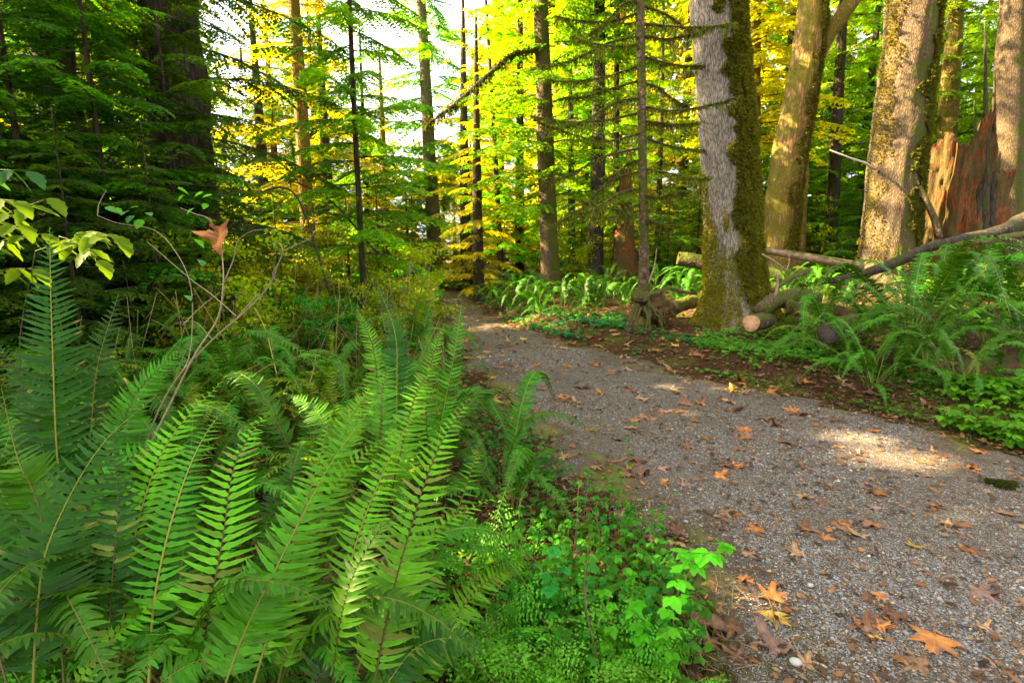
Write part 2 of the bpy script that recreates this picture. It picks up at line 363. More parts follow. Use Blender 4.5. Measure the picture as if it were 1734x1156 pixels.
# moss film near the rims
n5 = N('ShaderNodeTexNoise'); n5.inputs['Scale'].default_value = 3.5; n5.inputs['Detail'].default_value = 8; n5.inputs['Roughness'].default_value = .7; Lk(tc.outputs['Object'], n5.inputs[0])
mo = N('ShaderNodeMath', operation='MULTIPLY'); Lk(n5.outputs[0], mo.inputs[0]); Lk(sep.outputs[0], mo.inputs[1])
mo2 = N('ShaderNodeMapRange', _1=.40, _2=.50, _4=.85); Lk(mo.outputs[0], mo2.inputs[0])
m3 = N('ShaderNodeMix', data_type='RGBA'); Lk(mo2.outputs[0], m3.inputs['Factor']); Lk(m2.outputs['Result'], m3.inputs['A']); m3.inputs['B'].default_value = (.10, .10, .015, 1)
p = N('ShaderNodeBsdfPrincipled'); p.inputs['Roughness'].default_value = .85; p.inputs['Specular IOR Level'].default_value = .25
Lk(m3.outputs['Result'], p.inputs['Base Color'])
hh = N('ShaderNodeMath', operation='ADD'); hm = N('ShaderNodeMath', operation='MULTIPLY_ADD', _1=-1.5, _2=1.); Lk(v1.outputs['Distance'], hm.inputs[0])
hm2 = N('ShaderNodeMath', operation='MULTIPLY'); Lk(hm.outputs[0], hm2.inputs[0]); Lk(k1c.outputs[0], hm2.inputs[1])
Lk(hm2.outputs[0], hh.inputs[0]); hk = N('ShaderNodeMath', operation='MULTIPLY', _1=.4); Lk(k2c.outputs[0], hk.inputs[0]); Lk(hk.outputs[0], hh.inputs[1])
b = N('ShaderNodeBump', _0=.9, _1=.008); Lk(hh.outputs[0], b.inputs['Height']); Lk(b.outputs[0], p.inputs['Normal']); Lk(p.outputs[0], o.inputs[0])
mb = MB(); mb.add(V, Fq, np.repeat(dirt.reshape(-1, 1), 3, 1)); g = mb.build('path', M_grav); g['kind'] = 'structure'

# ------------------------------------------------------------------ sunbeams kept open through the shading canopy
BEAMS = [(atz(1190, 655, .02), .32), (atz(1170, 700, .02), .16), (atz(1510, 775, .02), .28), (atz(1450, 740, .02), .20), (atz(1550, 815, .02), .16), (at(372, 400, 1.75), .13), (atz(1180, 960, .25), .12), (atz(640, 700, .85), .16), (atz(760, 700, .8), .10), (atz(600, 640, .6), .25), (atz(930, 607, .02), .25),
         (at(1335, 190, 15), .9), (at(1400, 30, 15), .9), (at(1330, 300, 15), .8), (at(1345, 400, 15), .5), (at(1490, 240, 13), .45), (at(1520, 150, 13), .35), (at(1500, 300, 13), .35),
         (at(1430, 440, 12), .35), (at(1092, 470, 9.2), .15), (at(430, 900, 1.25), .10), (at(540, 900, 1.3), .07), (atz(850, 890, .45), .09), (at(100, 420, 2.6), .30), (at(20, 380, 2.6), .2),
         (at(1700, 270, 15), .6), (at(1620, 60, 20), .8), (at(1275, 60, 18), .9), (at(400, 640, 3.6), .15), (at(500, 560, 5), .3), (at(560, 470, 7), .5)]
def open_beams(P):
    k = np.ones(len(P), bool)
    for q, r in BEAMS:
        d = P - q; s = d @ SUN; dist = np.linalg.norm(d - s[:, None] * SUN, axis=1)
        k &= ~((dist < r * (1 + .25 * np.sin(s * 3))) & (s > .25))
    return k

# ------------------------------------------------------------------ trees
GRN = (.016, .058, .003); GRN2 = (.062, .150, .004); YEL = (.21, .235, .004)
def conifer_branch(r, L=2.4, leafl=.06, leafw=.012, step=.075, col=GRN, droop=.5, lichen=0.):
    mb = MB(); n = 14; s = np.linspace(0, 1, n)
    bend = r.uniform(-.25, .25)
    C = np.c_[s * L, bend * L * s ** 2, L * (.12 * s - droop * .45 * s ** 2)]
    add_tube(mb, C, .018 * L / 2.4 * (1 - s) + .004, 4, (.05, .035, .022), 1, cap=False)
    tw = np.arange(.12, 1, step / L)
    P_, D_, L__ = [], [], []
    for q in tw:
        for side in (-1, 1):
            if r.rand() < .12: continue
            c = np.array([np.interp(q, s, C[:, k]) for k in range(3)])
            tl = L * (.30 * (1 - q) ** .7 * min(1, q * 4 + .3) + .05) * r.uniform(.6, 1.2)
            d = nrm(np.array([.75, side * .8 + bend * q, -.12 - .5 * droop * q + r.uniform(-.15, .15)]))
            m = max(3, int(tl / (leafl * .55))); e = np.linspace(0.05, 1, m)
            tp = c + d * (e * tl)[:, None]; tp[:, 2] -= .25 * tl * e ** 2 * (.5 + droop)
            dd = nrm(np.gradient(tp, axis=0)) if m > 1 else np.tile(d, (m, 1))
            perp = nrm(np.cross(dd, [0, 0, 1.]))
            for sg in (-1, 1):
                P_.append(tp); D_.append(dd * .75 + sg * perp * .7 + np.c_[np.zeros((m, 2)), r.uniform(-.25, .05, m)]); L__.append(leafl * (1.15 - .5 * e) * r.uniform(.7, 1.25, m))
    P_ = np.concatenate(P_); D_ = np.concatenate(D_); L__ = np.concatenate(L__)
    Nn = np.c_[r.uniform(-.5, .5, len(P_)), r.uniform(-.5, .5, len(P_)), np.ones(len(P_))]
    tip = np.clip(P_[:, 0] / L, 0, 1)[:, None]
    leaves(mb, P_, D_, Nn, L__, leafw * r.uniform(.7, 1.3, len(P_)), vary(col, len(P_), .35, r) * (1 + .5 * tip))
    return mb
def hang(mb, P, L, w, col, r, mi=0):                  # hanging moss strands from points P
    n = len(P); a = r.uniform(0, 6.28, n); S = np.c_[np.cos(a), np.sin(a), np.zeros(n)]
    D = np.c_[r.normal(0, .1, (n, 2)), -np.ones(n)]
    leaves(mb, P, D, np.cross(S, D), L, w, vary(col, n, .35, r), mi)

def crown(r, H, base, n, Lmax, leafl, leafw, step, col=GRN, droop=.5, shape=.8, filt=False, up=0., nt=4):
    T = [conifer_branch(r, 2.4, leafl * 2.4 / Lmax, leafw * 2.4 / Lmax, step * 2.4 / Lmax, col, droop) for _ in range(nt)]
    mb = MB()
    for i in range(n):
        q = (i + r.rand()) / n; h = base + (H - base) * q
        L = Lmax * ((1 - q) ** shape * .92 + .08) * r.uniform(.6, 1.1)
        az = i * 2.4 + r.uniform(-.4, .4)
        M = rotz(az) @ roty(-(r.uniform(-.15, .2) + up * (q - .3))) @ (np.eye(3) * L / 2.4)
        t_ = T[i % nt]
        mb.stamp(t_, M, np.array([0, 0, h]), r.uniform(.75, 1.25))
    return mb
def prune(mb, keepf):                                 # drop the leaflets (quads, material 0) that keepf rejects
    V = np.concatenate(mb.V)
    newF = []
    for f, mi in mb.F:
        if mi == 0 and f.shape[1] == 4:
            c = V[f].mean(1); f = f[keepf(c)]
        if len(f): newF.append((f, mi))
    mb.F = newF; return mb

def trunk_mb(pts, radii, n=20, rough=.1, seed=0, flare=None, ridges=0, rings=None):
    L = np.linalg.norm(np.diff(pts, axis=0), axis=1).sum(); m = rings or max(12, int(L / .25))
    P = spline(pts, m); rr = np.interp(np.linspace(0, 1, m), np.linspace(0, 1, len(radii)), radii)
    a = np.linspace(0, 2 * math.pi, n, endpoint=False)
    h = P[:, 2] - P[0, 2]
    V = np.zeros((m, n, 3)); ca, sa = np.cos(a), np.sin(a)
    k = np.ones((m, n))
    if flare:
        lob = 1 + .45 * np.cos(a * 5 + seed) * .6 + .25 * np.cos(a * 3 + seed * 2)
        k += flare * np.exp(-h / .35)[:, None] * np.clip(lob, .2, 2)[None]
    V[..., 0] = P[:, None, 0] + rr[:, None] * k * ca; V[..., 1] = P[:, None, 1] + rr[:, None] * k * sa; V[..., 2] = P[:, None, 2]
    q = V.reshape(-1, 3); qs = q * [1, 1, .45]
    nn = (fbm(qs + seed * 11.7, 2.5, 4).reshape(m, n) - .5) * 2 * rough
    if ridges:
        p2 = np.stack([np.broadcast_to(ca * 5, (m, n)), np.broadcast_to(sa * 5, (m, n)), V[..., 2] * .8], -1).reshape(-1, 3)
        nn += (fbm(p2 + seed, 2.2, 2).reshape(m, n) - .5) * ridges
    V[..., 0] += rr[:, None] * nn * ca; V[..., 1] += rr[:, None] * nn * sa
    i = np.arange(m - 1)[:, None] * n; j = np.arange(n)[None]
    f = np.stack([i + j, i + (j + 1) % n, i + n + (j + 1) % n, i + n + j], -1).reshape(-1, 4)
    mb = MB(); mb.add(V.reshape(-1, 3), f); return mb, P, rr
def from_px(top, bot, Y, H=None):                     # trunk axis through two pixels at depth Y, down to the soil, up to height H
    a = at(*top, Y); b = at(*bot, Y); d = (a - b) / (a[2] - b[2]); g0 = gz(b[0], Y)
    base = b + d * (g0 - .15 - b[2]); t_ = b + d * (H - b[2]); return base, t_

def tree(name, top, bot, Y, H, rpx, bark, label, cat='tree', group=None, cr=None, crz=0., crs=1., seed=0, rough=.1, flare=.4, ridges=0, n=20, mid=None, taper=.35, zoff=0, rot=None):
    base, tp = from_px(top, bot, Y, H)
    rm = rpx * Y / F
    pts = [base] + ([at(*q, Y) for q in mid] if mid else []) + [tp]
    if not mid: pts = [base, base * .6 + tp * .4 + np.array([rng.normal(0, .04), rng.normal(0, .04), 0]), tp]
    mb, P, rr = trunk_mb(pts, [rm * 1.12, rm * .97, rm * .97 - rm * (1 - taper) * .5, rm * taper], n, rough, seed, flare, ridges)
    e = empty(name, base + [0, 0, .15], label, cat, group)
    mb.V = [v - (base + [0, 0, .15]) for v in mb.V]
    t_ = mb.build('trunk', bark, e)
    if cr is not None:
        c = inst(cr, e, (0, 0, zoff), (0, 0, rng.uniform(0, 6.28) if rot is None else rot), crs, 'crown')
        d = (tp - base); c.rotation_euler = (0, 0, c.rotation_euler.z)
    return e, P, rr

# shared crowns (template objects are unlinked, copies are used)
r0 = np.random.RandomState(3)
def crown_obj(*a, mats=None, **k): return park(crown(*a, **k).build('crown', mats or [M_con, M_wood], smooth=False))
C_hem = crown_obj(np.random.RandomState(11), 14, .8, 84, 2.7, .12, .036, .12, GRN2, .55)
C_hem2 = crown_obj(np.random.RandomState(12), 12, .5, 70, 2.3, .12, .036, .12, YEL, .7)
C_far = crown_obj(np.random.RandomState(13), 20, 1.5, 140, 3.4, .24, .075, .22, YEL, .55)
C_far2 = crown_obj(np.random.RandomState(14), 20, 3, 130, 3.8, .24, .075, .22, GRN2, .6)
C_thin = crown_obj(np.random.RandomState(15), 15, 1.8, 84, 2.1, .11, .040, .10, GRN2, .6, shape=.35)
C_high = crown_obj(np.random.RandomState(16), 24, 9, 130, 3.0, .19, .062, .16, GRN2, .9, shape=.5)
C_small = crown_obj(np.random.RandomState(17), 4.5, .3, 80, 1.5, .070, .022, .07, (.034, .095, .004), .4, shape=.6)

# --- the near left dark trees
def dark_tree(name, top, bot, Y, rpx, label, seed, zlo, n, Lm, H=17):
    e, P, rr = tree(name, top, bot, Y, H, rpx, M_barkd, label, 'tree', 'dark conifers on the left', seed=seed, rough=.16, flare=.5, ridges=.25, n=28)
    r = np.random.RandomState(seed)
    mb = crown(r, H, zlo, n, Lm, .085, .024, .085, GRN, .75, shape=.2, nt=5)
    mm_ = MB(); hp = []
    for i in range(260):
        q = r.uniform(0, 1); az = r.uniform(0, 6.28); rad = r.uniform(.3, Lm * .75)
        hp.append([math.cos(az) * rad, math.sin(az) * rad, zlo + q * (H * .55 - zlo) - .25 * rad])
    hang(mb, np.array(hp), r.uniform(.12, .5, len(hp)), .02, (.05, .055, .015), r)
    mb.build('crown', [M_con, M_wood], e, smooth=False)
    return e
dark_tree('conifer', (75, 0), (128, 440), 7.6, 28, 'dark conifer trunk at far left with drooping green boughs across it', 21, 1.1, 95, 2.3)
dark_tree('conifer', (283, 0), (322, 400), 8.8, 44, 'thick dark mossy conifer, the widest trunk on the left', 22, 1.7, 90, 2.4)
e, P, rr = tree('conifer', (160, 0), (205, 330), 10.5, 13, 8, M_barkd, 'slender dark conifer between the two thick dark trunks on the left', cr=C_thin, seed=5)

# --- mid trees
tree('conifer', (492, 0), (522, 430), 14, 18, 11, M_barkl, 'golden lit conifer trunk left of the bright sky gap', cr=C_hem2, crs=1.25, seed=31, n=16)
tree('hemlock', (594, 0), (616, 480), 9.5, 11, 5, M_barkd, 'thin dark hemlock standing between the golden trunk and the pale straight trunk', cr=C_thin, crs=.8, seed=32, n=10, rot=.4)
tree('fir', (712, 0), (739, 480), 24, 22, 11, M_barkp, 'pale straight fir trunk beside the far bend of the path', cr=C_thin, crs=1.6, seed=33, n=14, flare=.2)
tree('hemlock', (828, 100), (847, 440), 19, 11, 5, M_barkd, 'very thin dark hemlock behind the far end of the path', cr=C_thin, crs=.75, seed=34, n=8)
tree('fir', (914, 0), (931, 455), 16, 20, 14, M_barkm, 'straight mossy fir rising behind the right hand fern clumps', cr=C_thin, crs=1.3, seed=35, n=20)
tree('hemlock', (962, 0), (968, 430), 21, 14, 6, M_barkd, 'thin hemlock just right of the straight mossy fir', cr=C_hem, crs=.9, seed=36, n=8)
tree('cedar', (1012, 0), (1008, 440), 17, 17, 12, M_barkd, 'dark cedar trunk left of the short reddish one', cr=C_high, crs=.8, seed=37, n=14)
tree('red_snag', (1062, 0), (1060, 440), 16.5, 4.0, 22, M_red, 'short reddish broken trunk behind the mossy limbed sapling', 'dead tree', seed=38, n=40, flare=.9, ridges=.5)
tree('hemlock', (1050, 0), (1046, 440), 18.5, 15, 6, M_barkd, 'hemlock rising behind the short reddish broken trunk', cr=C_hem, crs=1.1, seed=48, n=8)
tree('hemlock', (1122, 0), (1112, 440), 20, 14, 5, M_barkd, 'thin dark hemlock between the sapling and the grey maple', cr=C_hem, crs=.85, seed=39, n=8)
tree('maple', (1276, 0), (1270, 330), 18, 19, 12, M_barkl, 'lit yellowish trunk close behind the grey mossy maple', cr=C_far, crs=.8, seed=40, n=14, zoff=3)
tree('fir', (1432, 0), (1408, 420), 19, 19, 9, M_barkd, 'dark straight fir between the two big maples', cr=C_hem, crs=1.2, seed=41, n=12)
tree('fir', (1478, 100), (1446, 420), 23, 18, 7, M_barkd, 'narrow dark fir just left of the big right maple', cr=C_far2, crs=.8, seed=42, n=10)
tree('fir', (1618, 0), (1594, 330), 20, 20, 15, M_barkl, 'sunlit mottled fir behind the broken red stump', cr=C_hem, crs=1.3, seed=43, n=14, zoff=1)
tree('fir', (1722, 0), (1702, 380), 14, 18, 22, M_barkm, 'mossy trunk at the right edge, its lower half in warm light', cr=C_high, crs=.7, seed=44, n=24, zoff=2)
tree('maple', (1368, 40), (1350, 420), 17.5, 17, 12, M_barkl, 'slimmer trunk right behind the leaning forked maple', seed=45, n=14)

# --- the grey maple
def moss_coat(P, rr, lo, hi, dens, az0, spread, seed, parent, orig, L=.05, depth=.03, col=(.085, .095, .010), flare=0., ts=0, pw=1.):
    r = np.random.RandomState(seed); n = dens
    s = lo + (hi - lo) * r.rand(n) ** pw; z = s
    cx = np.interp(z, P[:, 2], P[:, 0]); cyy = np.interp(z, P[:, 2], P[:, 1]); rad = np.interp(z, P[:, 2], rr)
    a = az0 + r.uniform(-1, 1, n) * spread * (1 + .7 * (fbm(np.c_[s * 0, s * 0, s * 2.2] + seed, 1.5, 2) - .5) * 2)
    pat = fbm(np.c_[np.cos(a) * 2, np.sin(a) * 2, z * 1.2] + seed, 1.6, 3)
    k = (pat > .34) & ((z - lo) < (hi - lo) * (.22 + 1.1 * fbm(np.c_[np.cos(a) * 2.5, np.sin(a) * 2.5, a * 0] + seed, 1.7, 2) ** 1.3) if pw > 1 else pat > .34); z, cx, cyy, rad, a = z[k], cx[k], cyy[k], rad[k], a[k]; n = len(z)
    lump = fbm(np.c_[np.cos(a) * 3, np.sin(a) * 3, z * 3] + seed, 1.5, 2)
    rad = rad * 1.0 + depth * (lump - .2) * 2
    fl = flare * rad * np.exp(-np.clip(z - P[0, 2], 0, 9) / .35) * np.clip(1 + .27 * np.cos(a * 5 + ts) + .25 * np.cos(a * 3 + ts * 2), .2, 2)
    Nn = np.c_[np.cos(a), np.sin(a), np.zeros(n)]
    Pp = np.c_[cx, cyy, z] + Nn * (rad + fl)[:, None]
    D = Nn * r.uniform(.2, .9, n)[:, None] + np.c_[r.normal(0, .5, (n, 2)), r.uniform(-1.1, .2, n)]
    mb = MB(); leaves(mb, Pp - orig, D, Nn + r.normal(0, .5, (n, 3)), L * r.uniform(.4, 1.2, n), L * .22, vary(col, n, .5, r))
    return mb.build('moss', M_moss, parent, smooth=False)
Y = 9.4
base, tp = from_px((1213, 0), (1240, 400), Y, 14)
pts = [base, at(1243, 470, Y), at(1240, 400, Y), at(1228, 200, Y), at(1213, 0, Y), tp]
rm = 43 * Y / F
mb, P, rr = trunk_mb(pts, [rm * 1.12, rm * 1.02, rm, rm * .98, rm * .94, rm * .9, rm * .4], 72, .08, 3, 1.0, .16, rings=150)
e = empty('maple', base + [0, 0, .15], 'big maple, pale grey ridged bark on the left side, green moss on the right', 'tree')
og = base + [0, 0, .15]; mb.V = [v - og for v in mb.V]; mb.build('trunk', M_barkg, e)
moss_coat(P, rr, P[0, 2] + .1, 6.2, 62000, R(-38), R(60), 5, e, og, .06, .035, (.10, .105, .008), 1.0, 3)
moss_coat(P, rr, P[0, 2] + .05, 3.2, 46000, R(-90), 2.4, 6, e, og, .05, .025, (.16, .145, .010), 1.0, 3, 2.2)
r = np.random.RandomState(9); lc = MB()
def leaf_cloud(mb, r, c, rad, n, size, col, mi=0, flat=.6):
    d = nrm(r.normal(0, 1, (n, 3))) * (r.rand(n, 1) ** .5) * rad * [1, 1, flat] + c
    leaves(mb, d, r.normal(0, 1, (n, 3)) + [0, 0, -.3], np.c_[r.normal(0, .5, (n, 2)), np.ones(n)], size * r.uniform(.6, 1.2, n), size * .38, vary(col, n, .35, r), mi)
for k in range(34):
    leaf_cloud(lc, r, np.array([r.normal(0, 2.6), r.normal(0, 2.6), r.uniform(7, 13)]), r.uniform(.5, 1.2), 160, .13, YEL)
for k in range(9):
    a = r.uniform(0, 6.28); s = spline([[0, 0, 5.5 + k * .5], [math.cos(a) * 1.2, math.sin(a) * 1.2, 7 + k * .5], [math.cos(a) * 3, math.sin(a) * 3, 9 + k * .4]], 12)
    add_tube(lc, s, np.linspace(.12, .03, 12), 7, (.12, .09, .05), 1)
C_map = park(lc.build('crown', [M_lit, M_wood], smooth=False)); inst(C_map, e, (0, 0, 0), name='crown')

# --- leaning forked maple
Y = 15
base, tp = from_px((1372, 0), (1318, 400), Y, 13)
pts = [base, at(1320, 400, Y), at(1330, 300, Y), at(1347, 200, Y), at(1368, 80, Y), at(1376, 0, Y), at(1380, -200, Y)]
rm = 25 * Y / F; og = base + [0, 0, .15]
mb, P, rr = trunk_mb(pts, [rm * 1.15, rm * 1.05, rm, rm * .95, rm * .8, rm * .6], 36, .16, 8, .5, .2, rings=90)
mb.V = [v - og for v in mb.V]
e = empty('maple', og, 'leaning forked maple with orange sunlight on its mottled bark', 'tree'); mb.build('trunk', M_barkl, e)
mb, _, _ = trunk_mb([at(1372, 120, Y), at(1396, 66, Y), at(1420, 35, Y), at(1455, -20, Y), at(1500, -130, Y)], [rm * .62, rm * .6, rm * .52, rm * .4], 24, .12, 4, None, .15, rings=40)
mb.V = [v - og for v in mb.V]; mb.build('limb', M_barkl, e)
moss_coat(P, rr, 1.5, 8.5, 12000, R(-20), 1.1, 15, e, og, .08, .03, (.09, .09, .01), .5, 8)
inst(C_map, e, (float(np.interp(8.6, P[:, 2], P[:, 0]) - og[0]), 0, 3), (0, 0, 2), 1, 'crown')

# --- the big right maple
Y = 12.5
base, tp = from_px((1548, 0), (1505, 400), Y, 15)
pts = [base, at(1502, 440, Y), at(1510, 360, Y), at(1526, 200, Y), at(1548, 0, Y), tp]
rm = 40 * Y / F; og = base + [0, 0, .15]
mb, P, rr = trunk_mb(pts, [rm * 1.15, rm * 1.05, rm, rm * .95, rm * .9, rm * .45], 64, .10, 12, .35, .14, rings=120)
mb.V = [v - og for v in mb.V]
e = empty('maple', og, 'big mossy maple trunk standing left of the broken red stump', 'tree'); mb.build('trunk', M_barkm, e)
moss_coat(P, rr, .6, 7.5, 30000, R(-28), 1.0, 25, e, og, .07, .03, (.085, .088, .010))
moss_coat(P, rr, .6, 7.5, 5000, R(-165), .5, 26, e, og, .06, .02, (.15, .13, .010))
mb = MB(); add_tube(mb, np.array([at(1482, 287, 12.3), at(1465, 276, 12.1), at(1440, 268, 12), at(1405, 254, 11.9)]) - og, [.03, .025, .02, .008], 6, (.45, .38, .28))
mb.build('dead_branch', M_wood, e)
inst(C_map, e, (0, 0, 2), (0, 0, 4), 1.1, 'crown')

# --- mossy limbed sapling on the stump
Y = 9.2
base = at(1090, 492, Y); tp = at(1078, -260, Y)
pts = [base, at(1090, 400, Y), at(1087, 200, Y), at(1084, 0, Y), tp]; og = base.copy()
mb, P, rr = trunk_mb(pts, [.085, .08, .075, .07, .05], 14, .12, 6, .3, 0, rings=70); mb.V = [v - og for v in mb.V]
e = empty('hemlock', og, 'slim conifer with many drooping mossy dead limbs, growing on the root stump', 'tree'); mb.build('trunk', M_barkl if 0 else M_log, e)
r = np.random.RandomState(44)
spec = [(-1, 20, 130), (-1, 60, 165), (-1, 110, 150), (-1, 135, 200), (1, 40, 120), (1, 95, 140), (-1, 190, 200), (1, 180, 110), (-1, 225, 160), (-1, 250, 175), (1, 232, 150), (-1, 290, 170), (-1, 318, 175), (1, 285, 90), (-1, 345, 150), (1, 330, 80), (-1, 75, 110), (1, 10, 150), (-1, 165, 120), (1, 140, 100), (-1, 355, 100), (1, 205, 80), (-1, 270, 90), (1, 60, 90), (-1, 0, 120), (-1, -40, 140), (1, -50, 140), (1, 370, 60)]
for sd, py, lpx in spec:
    st = at(1087, py, Y); L = lpx * Y / F * 1.0; dy = r.uniform(-1.3, .3)
    dn = r.uniform(-.15, 1.1); L *= r.uniform(.65, 1.15)
    c = spline([st, st + [sd * L * .35, dy * .3, -L * .10], st + [sd * L * .7, dy * .7, -L * (.10 + dn * .35)], st + [sd * L, dy, -L * (.05 + dn * .6)]], 18) - og
    mb = MB(); add_tube(mb, c, np.linspace(.022, .006, 18), 5, (.045, .042, .012))
    # moss sleeves and hanging tufts
    k = 420; q = r.uniform(0, 1, k) ** .8; pp = np.c_[[np.interp(q, np.linspace(0, 1, 18), c[:, j]) for j in range(3)]].T
    leaves(mb, pp + r.normal(0, .008, (k, 3)), np.c_[r.normal(0, .7, (k, 2)), r.uniform(-1.4, .3, k)], r.normal(0, 1, (k, 3)), r.uniform(.03, .10, k), .009, vary((.11, .13, .012), k, .4, r), 1)
    k = int(r.choice([12, 50, 90])); q = r.uniform(.05, .95, k); pp = np.c_[[np.interp(q, np.linspace(0, 1, 18), c[:, j]) for j in range(3)]].T
    hang(mb, pp, r.uniform(.05, .24, k), .009, (.13, .145, .018), r, 1)
    for t_ in range(9):
        q = r.uniform(.15, .95); b0 = np.array([np.interp(q, np.linspace(0, 1, 18), c[:, j]) for j in range(3)])
        b1 = b0 + [sd * r.uniform(-.1, .45), r.uniform(-.3, .3), r.uniform(-.5, .15)]
        add_tube(mb, [b0, (b0 + b1) / 2 + [0, 0, .03], b1], [.007, .005, .002], 4, (.06, .055, .015))
        hang(mb, np.linspace(b0, b1, 7), r.uniform(.03, .14, 7), .007, (.12, .13, .015), r, 1)
    mb.build('limb', [M_wood, M_moss], e, smooth=False)

# --- the broken red stump
Y = 13.4; c0 = at(1612, 400, Y); c0[2] = gz(c0[0], Y) - .1; n = 168; m = 100
a = np.linspace(0, 2 * math.pi, n, endpoint=False); R0 = 62 * Y / F
topz_px = lambda px: np.interp(px, [1545, 1560, 1578, 1592, 1605, 1622, 1640, 1652, 1660, 1668, 1680, 1690], [300, 262, 232, 238, 262, 256, 250, 228, 196, 206, 240, 300])
V = np.zeros((m, n, 3))
for j in range(n):
    xo = math.cos(a[j]) * R0; pxc = proj(c0 + [xo, -abs(math.sin(a[j])) * R0, 2.])[0][0]
    zt = at(pxc, topz_px(pxc) + 14 * (_h(j // 3, 1, 2) - .5) + 16 * (_h(j // 2, 5, 2) - .5), Y)[2]
    if math.sin(a[j]) > 0: zt = zt - .5 - .3 * math.sin(j * 1.7)
    zz = np.linspace(c0[2], zt, m)
    fl = 1 + .3 * np.exp(-(zz - c0[2]) / .5) * (1 + .5 * math.sin(a[j] * 4)) - .10 * (zz - c0[2]) / 3
    q = np.c_[np.full(m, math.cos(a[j]) * 4), np.full(m, math.sin(a[j]) * 4), zz * .8]
    k = fl * (1 + .5 * (fbm(q, 1.3, 3) - .5) + .34 * (fbm(q * [3, 3, .8] + 9, 1.5, 3) - .5) + .07 * (fbm(q * [7, 7, .7] + 3, 1.5, 2) - .5))
    V[:, j, 0] = c0[0] + k * xo; V[:, j, 1] = Y + k * math.sin(a[j]) * R0; V[:, j, 2] = zz
i = np.arange(m - 1)[:, None] * n; j = np.arange(n)[None]
f = np.stack([i + j, i + (j + 1) % n, i + n + (j + 1) % n, i + n + j], -1).reshape(-1, 4)
e = empty('stump', c0, 'tall broken stump of rotten red wood with a jagged top', 'stump')
mb = MB(); mb.add(V.reshape(-1, 3) - c0, f)
Vi = V.copy(); ctr = np.array([c0[0], Y]); Vi[..., :2] = ctr + (Vi[..., :2] - ctr) * .8; Vi[:, :, 2] -= .02
mb.add(Vi.reshape(-1, 3) - c0, f[:, ::-1])
rimo = np.stack([(m - 1) * n + np.arange(n), (m - 1) * n + (np.arange(n) + 1) % n], -1); 
mb.F.append((np.c_[rimo, rimo[:, ::-1] + m * n], 0))
cen = len(V.reshape(-1, 3)) * 2
zin = Vi[m // 2, :, 2].min(); ring = Vi[int(m * .6)].copy(); mb.add(np.r_[ring - c0, [[0, 0, ring[:, 2].mean() - c0[2] - .2]]], np.stack([np.arange(n), (np.arange(n) + 1) % n, np.full(n, n)], -1))
mb.build('trunk', M_red, e)
mb = MB()
for px0, px1, yt, wd in ((1668, 1664, 40, .10), (1684, 1676, 120, .09), (1650, 1655, 170, .08)):
    b0 = at(px1, 400, Y - R0 * .9); b1 = at(px0, yt, Y - R0 * .6)
    add_tube(mb, spline([b0, b0 * .6 + b1 * .4 + [.05, 0, 0], b1], 40) - c0, wd * np.linspace(1.3, .15, 40), 9, (.14, .10, .07), rough=.35, seed=px0)
mb.build('splinter', M_barkd, e)
# green sapling stem curving in front of the stump
mb = MB(); s = spline([at(1590, 402, 11.9), at(1582, 370, 11.9), at(1566, 335, 11.9), at(1552, 310, 12), at(1545, 270, 12)], 20)
add_tube(mb, s - s[0], np.linspace(.075, .05, 20), 9); o = mb.build('curved_stem', M_log, loc=None); o.location = s[0]; tag(o, 'green mossy stem curving up in front of the broken red stump', 'branch')

# ------------------------------------------------------------------ background trees
BG = [  # pixel x, depth, crown kind, scale, trunk radius px
    (-60, 16, 2, .8, 9), (30, 20, 3, .9, 8), (110, 24, 2, .9, 7), (190, 17, 3, .75, 9), (240, 27, 2, 1.0, 7), (300, 22, 3, .9, 8), (372, 26, 4, .55, 6), (445, 30, 4, .62, 6),
    (430, 18, 4, .42, 5), (475, 25, 2, .75, 6), (545, 22, 2, .62, 6), (560, 33, 4, .7, 5), (640, 27, 4, .42, 5), (690, 32, 4, .45, 5), (770, 30, 4, .42, 5), (800, 26, 4, .62, 5), (660, 38, 3, .42, 5), (745, 40, 3, .42, 5),
    (655, 19, 4, .72, 5), (790, 21, 4, .95, 5), (560, 17, 4, .85, 5), (395, 21, 4, .55, 5), (455, 16, 4, .8, 6), (625, 26, 3, .62, 5), (520, 23, 3, .8, 6), (810, 17, 4, .75, 5),
    (880, 24, 2, .85, 6), (940, 30, 2, 1.1, 7), (850, 36, 2, 1.0, 6), (990, 26, 3, .9, 7), (1040, 32, 2, 1.1, 6), (1150, 25, 2, .95, 7), (1200, 33, 2, 1.1, 7), (1230, 21, 3, .8, 8), (1310, 24, 2, 1.0, 8),
    (1380, 28, 3, 1.0, 7), (1460, 29, 2, 1.1, 7), (1520, 24, 3, .95, 7), (1560, 31, 2, 1.1, 7), (1650, 25, 2, 1.0, 8), (1740, 22, 2, .9, 8), (1800, 28, 2, 1.1, 7), (1760, 17, 3, .8, 10), (1090, 38, 2, 1.2, 6), (1340, 36, 2, 1.2, 6),
    (1480, 38, 2, 1.2, 6), (1620, 38, 2, 1.2, 6), (380, 34, 3, .5, 6), (160, 33, 2, 1.1, 7), (60, 32, 2, 1.1, 7), (-10, 27, 3, 1.0, 7), (510, 38, 3, .6, 6), (1000, 41, 2, 1.2, 6)]
C_dark = crown_obj(np.random.RandomState(18), 20, 1.5, 150, 3.4, .22, .07, .20, (.03, .085, .004), .6)
crs_ = {5: C_dark, 2: C_far, 3: C_far2, 4: C_hem2}
Hs = {5: 20, 2: 20, 3: 20, 4: 12}
